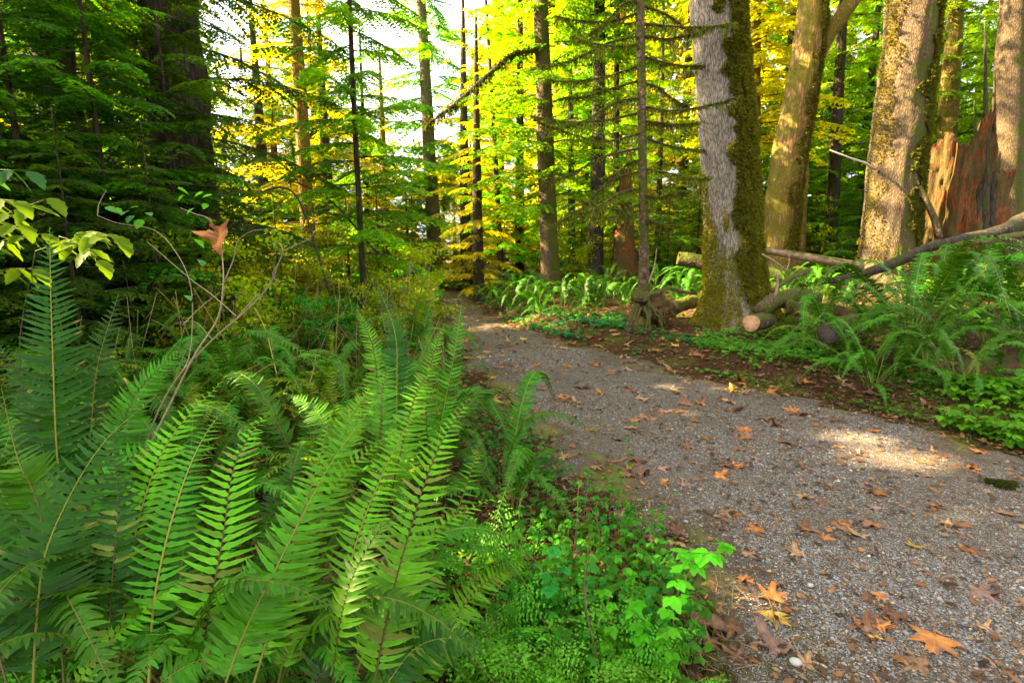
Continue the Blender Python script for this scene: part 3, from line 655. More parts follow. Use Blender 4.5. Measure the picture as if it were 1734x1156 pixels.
tmb, _, _ = trunk_mb([[0, 0, -.3], [.03, .02, 8], [0, 0, 19]], [.26, .2, .05], 12, .1, 3, .3, 0); T_far = park(tmb.build('trunk', M_barkd))
tmb, _, _ = trunk_mb([[0, 0, -.3], [.1, -.04, 8], [.05, 0, 19]], [.26, .2, .05], 12, .14, 5, .3, 0); T_far2 = park(tmb.build('trunk', M_barkl))
kinds = {5: 'dark green conifer', 2: 'yellow green conifer', 3: 'deeper green conifer', 4: 'short bushy yellow green conifer'}
for i, (px, Y, kd, sc, rp) in enumerate(BG):
    if kd == 2 and (px > 1180 or px < 330) and i % 4: kd = 5
    X = at(px, 430, Y)[0]
    side = 'far left' if px < 200 else 'left' if px < 500 else 'around the sky gap' if px < 830 else 'behind the far fern bank' if px < 1150 else 'behind the maples' if px < 1560 else 'far right'
    dist = 'nearer' if Y < 24 else 'middle distance' if Y < 31 else 'most distant'
    e = empty('conifer', (X, Y, gz(X, Y)), '%s, %s, %s' % (kinds[kd], dist, side), 'tree', 'background trees', rng.uniform(0, 6.28), sc)
    inst(T_far if i % 3 else T_far2, e, sc=(1, 1, Hs[kd] / 20), name='trunk'); inst(crs_[kd], e, name='crown')

SH = [(30, 5.6, .62), (150, 6.6, .75), (235, 6.2, .58), (-40, 7.5, .9), (330, 11, .6), (400, 9.5, .6), (470, 12, .7), (55, 5.8, 1.15), (185, 6.3, 1.2), (305, 7.3, 1.3), (120, 5.2, .6), (262, 5.8, .6), (340, 7.6, .55), (-20, 5.2, .7), (120, 7.2, .8), (640, 14, .9), (590, 12.5, .8), (700, 23, 1.1), (560, 15, .7), (690, 19, .95), (650, 17, .8), (800, 23, .8), (95, 9, .95), (250, 12, 1.1), (1330, 20, 1.), (1180, 18, 1.0), (1450, 17, .9), (1660, 18, 1.1), (985, 19, .9), (1130, 16, .7), (540, 20, 1.2), (420, 15, 1.0)]
for i, (px, Y, sc) in enumerate(SH):
    X = at(px, 430, Y)[0]; e = empty('young_hemlock', (X, Y, gz(X, Y)), 'young hemlock with layered green sprays %s' % ('at the far left' if px < 200 else 'left of the sky gap' if px < 500 else 'near the bend of the path' if px < 830 else 'among the trunks on the right'), 'tree', 'young hemlocks', i * 1.7, sc)
    mb = MB(); add_tube(mb, [[0, 0, -.1], [.02, 0, 2], [0, 0, 4.6]], [.045, .03, .006], 7); mb.build('trunk', M_barkd, e); inst(C_small, e, name='crown')

# small broadleaf shrubs between the trunks
r = np.random.RandomState(77)
def shrub_mb(r, h=2.2, n=16, col=YEL, size=.075, rad=.5):
    mb = MB()
    for k in range(7):
        a = r.uniform(0, 6.28); l = h * r.uniform(.6, 1); s = spline([[0, 0, 0], [math.cos(a) * .2 * h, math.sin(a) * .2 * h, l * .5], [math.cos(a) * .45 * h, math.sin(a) * .45 * h, l]], 10)
        add_tube(mb, s, np.linspace(.018, .005, 10), 5, (.16, .11, .06), 1)
        for q in range(n // 4): leaf_cloud(mb, r, s[r.randint(4, 10)] + r.normal(0, .15, 3), rad * .6 * h / 2.2, 90, size, col, 0, .5)
    return mb
S_a = park(shrub_mb(r).build('shrub', [M_lit, M_wood], smooth=False))
S_b = park(shrub_mb(r, 1.4, 12, (.05, .16, .015), .06).build('shrub', [M_lit, M_wood], smooth=False))
S_c = park(shrub_mb(r, 3.2, 18, (.18, .21, .006), .09, .6).build('shrub', [M_lit, M_wood], smooth=False))
spots = [(r.uniform(-150, 740), r.uniform(10, 24)) for _ in range(34)] + [(r.uniform(800, 1800), r.uniform(17, 28)) for _ in range(26)] + [(760, 22), (790, 24), (740, 25), (700, 21), (820, 22), (855, 23)]
spots += [(r.uniform(180, 745), r.uniform(5.5, 13)) for _ in range(46)]
for i, (px, Y) in enumerate(spots):
    X = at(px, 430, Y)[0]; k = r.randint(3)
    if 690 < px < 860: k = 0 if i % 2 else 1
    src = (S_a, S_b, S_c)[k]; sc = r.uniform(.6, 1.15)
    if 690 < px < 870: sc *= .55
    if Y < 13 and i > 60: sc *= .55 + .02 * Y; src = (S_a, S_b)[i % 2]; k = i % 2
    if X > xl(min(Y, 17)) - .7 and px < 760: X = float(xl(min(Y, 17))) - .9
    o = inst(src, None, (X, Y, gz(X, Y) - .05), (0, 0, r.uniform(0, 6.28)), sc, 'shrub')
    ds = ['yellow green leafy shrub', 'fresh green low shrub', 'tall golden leaved shrub'][k]
    tag(o, '%s in the woods %s the path' % (ds, 'left of' if px < 720 else 'at the bend of' if px < 870 else 'right of'), 'shrub', 'woodland shrubs')

# far wood: one mass closing the horizon
mb = MB(); r = np.random.RandomState(5)
skx = [-400, 330, 352, 385, 420, 450, 490, 560, 600, 650, 720, 775, 800, 826, 860, 2200]; sky_ = [-200, -60, 80, 160, 210, 120, 60, 110, 200, 250, 240, 225, 110, 30, -200, -200]
cl = 5200; az = r.uniform(-56, 56, cl) * math.pi / 180; ds = r.uniform(33, 52, cl); hh_ = r.uniform(0, 21, cl)
C_ = np.c_[np.sin(az) * ds, np.cos(az) * ds, hh_]
pxx, pyy, ff = proj(C_); k = pyy > np.interp(pxx, skx, sky_) + r.uniform(-10, 45, cl)
k &= (fbm(C_ * [1, 1, 1.5], .22, 2) > .40)
C_ = C_[k]
for c in C_:
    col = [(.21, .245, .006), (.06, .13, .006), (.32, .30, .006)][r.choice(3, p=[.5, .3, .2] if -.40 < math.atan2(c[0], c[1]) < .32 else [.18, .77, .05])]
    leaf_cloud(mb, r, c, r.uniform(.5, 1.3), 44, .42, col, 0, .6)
tag(mb.build('far_wood', M_lit, smooth=False), 'sunlit mass of far woodland behind the tree trunks', 'woodland', kind='stuff')

# --- shading trees just outside the frame on the left (they cast the shade on the foreground)
for i, (X, Y, H, Lm) in enumerate([(-11.5, -3, 15, 3.0), (-10.6, 1.2, 14, 2.8), (-11.2, 4.6, 15, 2.8), (-14.5, -.8, 16, 3.2), (-15, 3.2, 16, 3.2), (-15.2, 7.2, 17, 3.2), (-13.5, 9.4, 15, 2.8), (-8.6, 2.9, 10, 2.2), (-9.4, 5.8, 13, 2.4), (-18, 5.5, 18, 3.4), (-17.5, 10.5, 18, 3.2), (-10.2, -1, 13, 2.6), (-18.5, 1, 18, 3.4), (-12.8, 7, 16, 2.8)]):
    r = np.random.RandomState(100 + i)
    mb = crown(r, H, .8, 84, Lm, .19, .065, .17, GRN, .5, shape=.3)
    for k in range(26): leaf_cloud(mb, r, np.array([r.normal(0, 1.2), r.normal(0, 1.2), r.uniform(1, H * .8)]), r.uniform(.4, .9), 70, .18, GRN)
    og = np.array([X, Y, gz(X, Y)]); prune(mb, lambda c: open_beams(c + og))
    e = empty('conifer', og, 'dense shade conifer standing outside the left edge of the view', 'tree', 'shade trees outside the view')
    mb.build('crown', [M_con, M_wood], e, smooth=False); inst(T_far, e, sc=(1, 1, H / 20), name='trunk')

# ------------------------------------------------------------------ ferns
def frond(ctrl, N0, plen, npair, col=(.03, .13, .018), wfac=.10, seed=0, start=.12, curl=.0, tipc=None, rib=(.16, .17, .03)):
    """Sword fern frond along a spline; plen = longest pinna."""
    r = np.random.RandomState(seed); m = 40; C = spline(ctrl, m); T = nrm(np.gradient(C, axis=0)); N0 = np.asarray(N0, float)
    S = nrm(np.cross(T, N0)); U = np.cross(S, T)
    mb = MB(); L = np.linalg.norm(np.diff(C, axis=0), axis=1).sum()
    add_tube(mb, C, np.linspace(.0035, .0008, m) * max(.6, L / 1.0), 5, rib, 0, cap=False)
    q = start + (1 - start) * (np.arange(npair) + .5) / npair
    K = 7
    e = np.linspace(0, 1, K); wp = np.array([.45, 1.0, .93, .82, .66, .40, .0])
    for sg in (-1, 1):
        qq = np.clip(q + sg * .25 / npair, 0, 1)
        f = lambda A: np.stack([np.interp(qq, np.linspace(0, 1, m), A[:, k]) for k in range(3)], -1)
        c, t_, s_, u_ = f(C), nrm(f(T)), nrm(f(S)) * sg, nrm(f(U))
        pl = plen * np.clip(np.minimum((qq - start) * 5 + .55, 1), 0, 1) * (1 - qq ** 2.6) ** .9 + plen * .04
        pl = pl * r.uniform(.84, 1.06, npair) * np.where(r.rand(npair) < .04, r.uniform(.3, .7, npair), 1); fw = .16 + .6 * qq ** 2 + r.normal(0, .06, npair)
        dr = r.uniform(.02, .40, npair) + curl + (r.rand(npair) < .06) * .5; lift = r.normal(.12, .10, npair); sw = r.normal(0, .05, npair)
        d = nrm(s_ + t_ * fw[:, None] + u_ * lift[:, None])
        w = pl * wfac + .0025
        P0 = c[:, None] + d[:, None] * (e[None, :, None] * pl[:, None, None]) - u_[:, None] * (dr[:, None] * pl[:, None] * e[None] ** 2)[..., None] + t_[:, None] * ((.14 + sw)[:, None] * pl[:, None] * e[None] ** 2)[..., None]
        wv = nrm(np.cross(d, u_)); wv = wv * np.sign((wv * t_).sum(1))[:, None]
        tw = r.normal(0, .25, npair); wv = nrm(wv + u_ * tw[:, None])
        ser = 1 + .10 * ((np.arange(K) % 2) * 2 - 1)[None] * (wp > 0)
        W = w[:, None] * wp[None] * ser
        up = W * .22
        A = P0 + wv[:, None] * W[..., None] + u_[:, None] * up[..., None]; B = P0 - wv[:, None] * W[..., None] + u_[:, None] * up[..., None]
        A[:, 1] += t_ * (w * .5)[:, None]            # auricle at the base
        V = np.stack([A, P0, B], 2).reshape(-1, 3)
        i = (np.arange(npair)[:, None, None] * K + np.arange(K - 1)[None, :, None]) * 3 + np.arange(2)[None, None]
        Fq = np.stack([i, i + 1, i + 4, i + 3], -1).reshape(-1, 4)
        if sg < 0: Fq = Fq[:, ::-1]
        cc = vary(col, npair, .22, r)
        if tipc is not None: 
            mk_ = (r.rand(npair) < .12); cc[mk_] = tipc
        cv = np.repeat(cc, K * 3, 0).reshape(npair, K, 3, 3); br = r.rand(npair) < .04; cv[br, -2:] = (.15, .11, .02); cv *= r.uniform(.85, 1.15, (npair, K, 1, 1)); cv[:, :, 1] *= .8
        mb.add(V, Fq, cv.reshape(-1, 3))
    return mb
def lady(L=.5, seed=0, col=(.085, .29, .012), arch=.35):     # lacy twice divided frond, base at origin, along +X
    r = np.random.RandomState(seed); m = 20; s = np.linspace(0, 1, m)
    C = np.c_[s * L * .9, np.zeros(m), L * (.75 * s - .55 * s ** 2 * (1 + arch))]; T = nrm(np.gradient(C, axis=0))
    mb = MB(); add_tube(mb, C, np.linspace(.0025, .0006, m), 5, (.10, .20, .03), 0, cap=False)
    n = 11
    for sg in (-1, 1):
        for k in range(n):
            q = .18 + .82 * (k + .5) / n; c = np.array([np.interp(q, s, C[:, j]) for j in range(3)]); t_ = nrm([np.interp(q, s, T[:, j]) for j in range(3)])
            u_ = nrm(np.cross(t_, [0, 1, 0])); u_ = u_ * np.sign(u_[2] + 1e-6); d = nrm(np.array([0, sg, 0]) + t_ * (.25 + .5 * q + r.normal(0, .14)) + u_ * r.uniform(-.4, .2))
            pl = L * .30 * min(1, (q - .1) * 4) * (1 - q ** 2) ** .8 + .006
            mm_ = max(4, int(pl / .0165)); e = np.linspace(.06, 1, mm_); P = c + d * (e * pl)[:, None] - np.array([0, 0, 1]) * (pl * .25 * e ** 2)[:, None]
            wv = nrm(np.cross(d, u_))
            for s2 in (-1, 1):
                leaves(mb, P, wv * s2 + d * .6 + r.normal(0, .16, (mm_, 3)), np.tile(u_, (mm_, 1)) + r.normal(0, .35, (mm_, 3)), (pl * .17 * (1 - e ** 1.3) + .005) * r.uniform(.8, 1.15, mm_), .0062, vary(col, mm_, .2, r))
    return mb

# shared frond shapes, base at origin, arching along +X
FV = []
for k, (L, up, dr, npn, pl) in enumerate([(1.0, .95, .55, 48, .09), (1.1, 1.15, .75, 52, .095), (.85, .75, .5, 42, .08), (.95, 1.3, .45, 46, .085), (.7, .55, .55, 36, .075)]):
    c = [[0, 0, 0], [.18 * L, .01, up * .38 * L], [.45 * L, .02 * (k - 2), up * .62 * L], [.72 * L, .04 * (k - 2), up * .62 * L - dr * .12 * L], [.95 * L, .06 * (k - 2), up * .5 * L - dr * .42 * L]]
    FV.append(park(frond(c, [-.3, 0, 1], pl, npn, (.036, .138, .003), .115, 50 + k, .2, .1).build('frond', M_fern)))  # green lowered to paint in the shade beneath the brighter front fronds
LV = [park(lady(.5, 60 + k).build('frond', M_fern, smooth=False)) for k in range(3)]
FY = []
for k in range(2):
    c = [[0, 0, 0], [.2, .01, .33], [.45, .02, .5], [.7, .04, .45], [.9, .06, .25]]
    FY.append(park(frond(c, [-.3, 0, 1], .08, 34, (.16, .24, .004), .10, 70 + k, .2, .1).build('frond', M_fern)))
def mb_of(o):
    me = o.data; n = len(me.vertices); v = np.zeros(n * 3); me.vertices.foreach_get('co', v)
    c = np.zeros(n * 4); me.color_attributes['col'].data.foreach_get('color', c)
    m_ = MB(); nf = len(me.polygons); lv = np.zeros(len(me.loops), int); me.loops.foreach_get('vertex_index', lv)
    m_.add(v.reshape(-1, 3), lv.reshape(-1, 4), c.reshape(-1, 4)[:, :3]); return m_
def clump_mb(r, n, src, spread=1.):
    mb = MB(); S = [mb_of(s) for s in src]
    for k in range(n):
        s = r.uniform(.7, 1.1); M = rotz(k * 2.4 + r.uniform(-.5, .5)) @ roty(r.uniform(-.45, .25)) @ rotx(r.uniform(-.35, .35)) @ (np.eye(3) * s)
        mb.stamp(S[r.randint(len(S))], M, np.zeros(3), r.uniform(.75, 1.25))
    return mb
r = np.random.RandomState(8)
CL = [park(clump_mb(r, n, FV).build('fern', M_fern)) for n in (14, 18, 12)]
CLY = [park(clump_mb(r, 13, FY + FV[:1]).build('fern', M_fern))]
def fern(X, Y, sc, n, label, group, seed, src=None, tilt=(-.45, .2), cat='fern', face=None, spread=math.pi, z=None):
    r = np.random.RandomState(seed); e = empty('fern', (X, Y, gz(X, Y) if z is None else z), label, cat, group, r.uniform(0, 6.28) if face is None else 0)
    for k in range(n):
        a = (k + r.uniform(-.3, .3)) * 2 * math.pi / n if face is None else face + r.uniform(-spread, spread)
        inst((src or FV)[r.randint(len(src or FV))], e, (r.normal(0, .02), r.normal(0, .02), 0), (r.uniform(-.3, .3), r.uniform(*tilt), a), sc * r.uniform(.75, 1.1), 'frond')
    return e

# --- hero sword ferns in the left foreground: fronds run through given points
G1 = (.052, .190, .003); G2 = (.100, .310, .004); G3 = (.018, .075, .003)  # G3 puts the shade of the gaps between fronds into leaf colour
def hero(fid, loc, label, fr):
    e = empty('fern', loc, label, 'fern', 'sword ferns in the foreground')
    for k, (pts, pl, npn, col, side) in enumerate(fr):
        c = np.array([at(*p[:3]) if len(p) == 4 else atz(*p) for p in pts])
        cam_n = nrm(np.array([0, 0, CAMZ]) - c[len(c) // 2]); Nn = nrm(np.array([side, -.25, .9]) + cam_n * .6)
        mbf = frond(c, Nn, pl, int(npn * .86), col, .056, fid * 20 + k, .10, .05, tipc=(.14, .19, .02) if k % 3 == 1 else None, rib=[(.20, .19, .03), (.10, .06, .02)][k % 2])
        mbf.V = [v - np.array(loc) for v in mbf.V]; mbf.build('frond', M_fern, e)
hero(1, (-1.05, 1.25, 0), 'large sword fern at the lower left corner with yellow ribs', [
    ([(55, 1190, .35), (62, 1050, .52), (85, 912, .70), (170, 756, .90), (262, 672, .98)], .135, 44, G3, .25),
    ([(110, 1190, .30), (105, 1010, .50), (140, 880, .66), (215, 780, .80), (300, 735, .84)], .12, 40, G1, .1),
    ([(75, 1100, .40), (72, 900, .66), (55, 830, .78), (28, 770, .88), (2, 655, 1.0)], .11, 44, G1, -.3),
    ([(20, 1190, .4), (-30, 1000, .6), (-60, 850, .8), (-40, 720, .95)], .12, 40, G3, -.3),
    ([(100, 1200, .3), (180, 1090, .42), (270, 1010, .5), (346, 957, .52), (425, 905, .5)], .075, 42, G2, -.6)])
hero(2, (-.62, 1.05, 0), 'sword fern of long upright fronds left of centre, sunlight on its middle frond', [
    ([(196, 1150, .30), (215, 1000, .48), (240, 860, .68), (290, 740, .86), (376, 645, .98)], .115, 46, G2, .2),
    ([(335, 1170, .28), (350, 1060, .42), (377, 912, .62), (400, 780, .80), (452, 697, .90)], .125, 42, G2, .1),
    ([(370, 1190, .30), (410, 1080, .42), (460, 977, .56), (560, 785, .80), (648, 665, .94)], .125, 52, G1, .25),
    ([(300, 1150, .28), (290, 1000, .45), (300, 860, .62), (330, 770, .74)], .10, 38, G3, -.1),
    ([(250, 1170, .30), (330, 1120, .36), (440, 1090, .38), (520, 1085, .34)], .09, 34, G1, .3)])
hero(3, (-.25, 1.15, 0), 'sword fern beside the path edge whose frond tips reach above the gravel', [
    ([(470, 1160, .25), (490, 1075, .38), (530, 920, .56), (575, 810, .70), (650, 742, .78)], .11, 42, G2, .2),
    ([(625, 1200, .30), (655, 1050, .48), (688, 919, .64), (740, 765, .84), (798, 668, .96)], .115, 50, G2, .1),
    ([(600, 1150, .3), (640, 1040, .45), (675, 960, .55), (760, 882, .62), (872, 826, .60)], .085, 46, G2, -.3),
    ([(560, 1180, .35), (575, 1060, .56), (600, 970, .66), (650, 890, .74), (700, 860, .72)], .075, 40, G1, -.8),
    ([(640, 1180, .28), (700, 1100, .36), (760, 1080, .38), (820, 1100, .34)], .09, 32, G3, .2),
    ([(520, 1190, .28), (560, 1100, .36), (600, 1040, .42), (640, 1010, .42)], .10, 30, G3, .2)])
hero(8, (-.85, 1.35, 0), 'sword fern whose fronds fill the space between the yellow ribbed and the sunlit ones', [
    ([(250, 1190, .3), (262, 1010, .5), (300, 850, .72), (345, 740, .84), (400, 670, .88)], .095, 48, G1, .15),
    ([(180, 1190, .3), (190, 980, .55), (200, 850, .74), (190, 740, .88)], .09, 46, G3, -.1),
    ([(420, 1190, .28), (470, 1020, .48), (505, 890, .64), (540, 780, .76), (560, 700, .80)], .10, 46, G2, .2)])
hero(9, (-.15, 1.3, 0), 'fern with yellow green fronds close behind the frond over the gravel', [
    ([(560, 1100, .3), (600, 930, .56), (640, 820, .70), (690, 720, .80), (720, 690, .80)], .09, 46, G2, .1),
    ([(650, 1150, .3), (700, 1000, .46), (760, 900, .55), (800, 790, .62), (815, 740, .62)], .085, 44, G1, .2),
    ([(690, 1180, .25), (760, 1060, .36), (830, 980, .40), (900, 950, .38)], .075, 38, G2, .2)])
hero(4, (-.45, 2.1, 0), 'tall sword fern behind the near ones, tips pointing at the path', [
    ([(560, 850, .5), (571, 778, .68), (595, 709, .82), (632, 650, .92)], .09, 40, G2, .2),
    ([(660, 850, .5), (678, 768, .70), (709, 657, .90), (757, 600, .98)], .10, 46, G2, .1),
    ([(600, 830, .5), (560, 740, .72), (530, 690, .82), (480, 665, .86)], .09, 38, G1, -.2),
    ([(640, 830, .5), (645, 720, .78), (652, 640, .94), (680, 580, 1.02)], .09, 42, G1, 0)])
hero(5, (-.62, 2.9, 0), 'tall dark upright sword fern, the highest fern left of the path', [
    ([(668, 790, 2.4, 0), (672, 640, 2.5, 0), (668, 560, 2.6, 0), (638, 478, 2.8, 0)], .095, 48, G3, 0),
    ([(655, 790, 2.4, 0), (642, 680, 2.5, 0), (632, 590, 2.6, 0), (606, 526, 2.7, 0)], .085, 44, G2, -.2),
    ([(675, 790, 2.4, 0), (698, 690, 2.5, 0), (720, 620, 2.6, 0), (730, 558, 2.7, 0)], .08, 40, G1, .2)])
hero(6, (-.28, 2.8, 0), 'narrow sword fern standing right at the left edge of the gravel', [
    ([(735, 790, 2.45, 0), (752, 690, 2.5, 0), (770, 595, 2.55, 0), (782, 512, 2.65, 0)], .075, 44, G1, .3),
    ([(728, 790, 2.45, 0), (722, 690, 2.5, 0), (732, 610, 2.6, 0), (752, 550, 2.7, 0)], .07, 38, G2, .1)])
hero(7, (-1.9, 2.0, 0), 'dark tall sword fern at the far left under the yellow leaves', [
    ([(110, 900, 1.75, 0), (96, 760, 1.8, 0), (90, 620, 1.85, 0), (86, 500, 1.95, 0), (84, 385, 2.1, 0)], .13, 50, G3, 0),
    ([(100, 900, 1.75, 0), (70, 760, 1.8, 0), (45, 670, 1.9, 0), (0, 585, 2.0, 0)], .10, 40, G3, -.3),
    ([(120, 900, 1.75, 0), (150, 760, 1.9, 0), (165, 620, 2.0, 0), (200, 500, 2.2, 0)], .11, 44, G3, .2),
    ([(130, 900, 1.75, 0), (190, 760, 1.9, 0), (235, 660, 2.0, 0), (310, 590, 2.1, 0)], .095, 42, G1, .4)])

r = np.random.RandomState(66)
for k, (px, py, sc, lab) in enumerate([(60, 1100, .8, 'dark low sword fern in the bottom left corner'), (200, 1180, .8, 'dark low sword fern at the bottom edge, left'), (330, 1150, .75, 'dark low sword fern at the bottom edge under the sunlit fronds'), (470, 1200, .75, 'dark low sword fern at the bottom edge left of the lacy ferns'), (620, 1150, .7, 'dark low sword fern right at the bottom edge, beside the lacy ferns'),
        (150, 950, .95, 'dark sword fern behind the yellow ribbed fronds'), (330, 920, .95, 'dark sword fern just behind the sunlit fronds'), (520, 900, .9, 'dark sword fern in the middle of the fern bed'), (420, 780, 1., 'sword fern behind the middle of the fern bed'), (700, 830, .8, 'dark sword fern close to the gravel edge'), (20, 800, 1.1, 'dark sword fern at the left edge, halfway up'), (250, 800, 1.0, 'dark sword fern left of the bare twigs')]):
    p = atz(px, py, 0); fern(p[0], p[1], sc, 13, lab, 'dark sword ferns under the front fronds', 800 + k, FV, (-.35, .35))
# --- scattered ferns, left undergrowth
r = np.random.RandomState(31); pts = []
nf = 0
for tries in range(4000):
    Y = r.uniform(1.3, 17); X = r.uniform(-1.15 * Y - 1.0, float(xl(Y)) - .3 - .03 * Y)
    if X > xl(Y) - .45 or (Y < 2.4 and X > -.9): continue
    if any((X - a) ** 2 + (Y - b_) ** 2 < (.36 + .030 * Y) ** 2 for a, b_, _ in pts): continue
    pts.append((X, Y, 0)); nf += 1
    if nf >= 190: break
for i, (X, Y, _) in enumerate(pts):
    px = proj([X, Y, .3])[0][0]
    if Y < 4.2:
        k = r.rand(); src = FV if k < .6 else FY if k < .75 else LV
        lab = ('sword fern' if src is FV else 'yellowish fern' if src is FY else 'lacy lady fern')
        fern(X, Y, r.uniform(.7, .95) * (1.3 if src is LV else 1), r.randint(8, 12), '%s %s' % (lab, 'at the far left behind the near ferns' if px < 250 else 'behind the near ferns left of centre' if px < 520 else 'left of the path behind the tall ferns'), 'undergrowth ferns left of the path', 400 + i, src)
    else:
        k = r.rand(); src = CL[r.randint(3)] if k < (.6 if Y < 7 else .35) else CLY[0]
        o = inst(src, None, (X, Y, gz(X, Y)), (0, 0, r.uniform(0, 6.28)), r.uniform(.6, .95), 'fern')
        tag(o, '%s fern clump, %s undergrowth left of the path' % ('yellowish green' if src is CLY[0] else 'dark green', 'nearer' if Y < 8 else 'distant'), 'fern', 'fern clumps left of the path')

# --- right side ferns
def RF(px, Y, sc, label, n=12, seed=0, src=None, tilt=(-.45, .2)):
    X = at(px, 430, Y)[0]; return fern(X, Y, sc, n, label, 'ferns right of the path', seed, src, tilt)
RF(1560, 6.2, 1.5, 'largest sword fern on the right bank, fronds spreading over the logs', 22, 1, tilt=(-.35, .35))
RF(1690, 6.6, 1.4, 'big sword fern at the right edge beside the largest one', 18, 2, tilt=(-.35, .3))
RF(1500, 5.3, .85, 'low sword fern drooping towards the path under the largest fern', 14, 3, tilt=(-.1, .5))
RF(1650, 5.0, .9, 'drooping sword fern above the bright leaf cluster at the right edge', 14, 4, tilt=(-.1, .5))
RF(1425, 6.4, 1.15, 'light green sword fern leaning over the rotten log', 9, 5, FV + FY, tilt=(-.3, .3))
RF(1760, 5.6, 1.1, 'sword fern cut by the right edge of the view', 14, 6)
for i, (px, Y, s_, t_) in enumerate([(1335, 10.4, .8, 'small fern between the grey maple and the peeled pole'), (1400, 11, .85, 'fern under the peeled pole'), (1440, 9.9, .8, 'fern at the left foot of the big right maple'), (1570, 10.5, .95, 'fern between the big right maple and the broken stump'), (1660, 11, 1., 'fern in front of the broken red stump'), (1350, 8.9, .6, 'small fern behind the pale grey bent log'), (1730, 9.5, 1., 'fern behind the dark branch at the right edge'), (1480, 7.6, .9, 'fern behind the rotten log, left of the largest one'), (1620, 7.4, 1.1, 'fern right behind the largest one'), (1590, 5.6, .9, 'fern in front of the largest one'), (1470, 5.9, .8, 'fern beside the dark cut log end')]):
    RF(px, Y, s_, t_, 13, 40 + i, FV if i % 3 else FV + FY)
RF(1640, 8.2, 1.3, 'sword fern behind the long dark branch', 14, 7)
for i, (px, Y, s, t_) in enumerate([(960, 10.6, .95, 'bright upright sword fern in the fern bank beside the bend'), (915, 11.4, .9, 'sword fern left of the bright upright one in the fern bank'), (868, 12.2, 1.0, 'dark sword fern at the left end of the fern bank'), (1010, 11, .85, 'pale sword fern at the right end of the fern bank'), (835, 14, .9, 'fern at the inner corner of the path bend'),
        (985, 12.6, .9, 'sword fern in the second row of the fern bank, right part'), (925, 13.2, .9, 'sword fern in the second row of the fern bank, middle'), (880, 14.2, .95, 'sword fern in the second row of the fern bank, left part'), (1045, 12.8, .8, 'fern behind the root stump'), (1150, 12.5, .9, 'fern under the mossy log left of the grey maple'), (1180, 13.5, .9, 'fern farther under the mossy log'), (1020, 14.5, .9, 'fern at the foot of the reddish broken trunk'), (1110, 14.5, .9, 'fern between reddish broken trunk and mossy log')]):
    X = at(px, 430, Y)[0]; o = inst(CL[i % 3], None, (X, Y, gz(X, Y)), (0, 0, i * 1.3), s, 'fern'); tag(o, t_, 'fern', 'ferns right of the path')
r = np.random.RandomState(91); q = []
for k in range(1500):
    px = r.uniform(810, 1900); Y = r.uniform(9.5, 24); X = at(px, 430, Y)[0]
    if X < xr(min(Y, 17)) + .8 or abs(px - 1240) < 60 and Y < 11: continue
    if any((X - a) ** 2 + (Y - b_) ** 2 < 1.15 for a, b_ in q): continue
    if px > 1050 and Y < 11.5: continue
    q.append((X, Y))
    if len(q) > 64: break
for i, (X, Y) in enumerate(q):
    o = inst(CL[i % 3] if r.rand() < .75 else CLY[0], None, (X, Y, gz(X, Y)), (0, 0, r.uniform(0, 6.28)), r.uniform(.6, .95), 'fern')
    px = proj([X, Y, .3])[0][0]; tag(o, 'background fern clump on the forest floor %s' % ('behind the fern bank' if px < 1050 else 'behind the grey maple' if px < 1400 else 'behind the right hand maples'), 'fern', 'ferns on the forest floor behind')

# ------------------------------------------------------------------ stump, logs, branches
def bumpy(P, r_, n=20, rough=.3, seed=0, col=(1, 1, 1)):
    mb = MB(); add_tube(mb, P, r_, n, col, rough=rough, seed=seed); return mb
def place(mb, name, mats, loc, label, cat, group=None, parent=None, smooth=True):
    mb.V = [v - np.asarray(loc) for v in mb.V]; o = mb.build(name, mats, parent, smooth)
    if parent is None: o.location = loc; tag(o, label, cat, group)
    return o
Y = 8.9; c0 = at(1112, 545, Y); c0[2] = gz(c0[0], Y)
e = empty('root_stump', c0, 'low brown root stump with dangling roots below the mossy limbed tree', 'stump')
s = spline([at(1083, 514, 9.0), at(1100, 520, 9.1), at(1118, 524, 9.3), at(1136, 530, 9.5)], 60)
mb = MB(); V, fs = tube(s, np.interp(np.linspace(0, 1, 60), [0, .2, .6, .85, 1], [.09, .19, .25, .22, .12]), 64); base = mb.n
ctr = s[np.clip(np.arange(len(V)) // 64, 0, 59)]; k = 1 + 1.5 * (fbm(V, 3.2, 4) - .5) + .5 * (noise(V, 22) - .5); V = ctr + (V - ctr) * k[:, None]
mb.add(V, fs[0]); [mb.F.append((f, 0)) for f in fs[1:]]; place(mb, 'stump_body', M_rot, c0, None, None, parent=e)
rr_ = np.random.RandomState(12)
for k in range(16):                                   # small roots crawling over the body
    q = rr_.randint(4, 56); a0 = rr_.uniform(-2.6, .2); p0 = s[q] + np.array([0, math.sin(a0) * .2 - .04, abs(math.cos(a0)) * .2]); p1 = p0 + [rr_.uniform(-.22, .2), rr_.uniform(-.2, -.02), rr_.uniform(-.4, -.15)]; p1[2] = max(p1[2], gz(p1[0], p1[1]))
    place(bumpy(spline([s[q], p0, (p0 + p1) / 2 + rr_.normal(0, .05, 3), p1], 16), np.linspace(.03, .008, 16) * rr_.uniform(.5, 1.1), 7, .4, k), 'root', M_log, c0, None, None, parent=e)
s = spline([at(1076, 500, 8.75), at(1082, 502, 8.8), at(1092, 506, 9.0)], 12); mb = bumpy(s, [.10] * 12, 18, .25, 4); place(mb, 'cut_end', M_log, c0, None, None, parent=e)
r = np.random.RandomState(3)
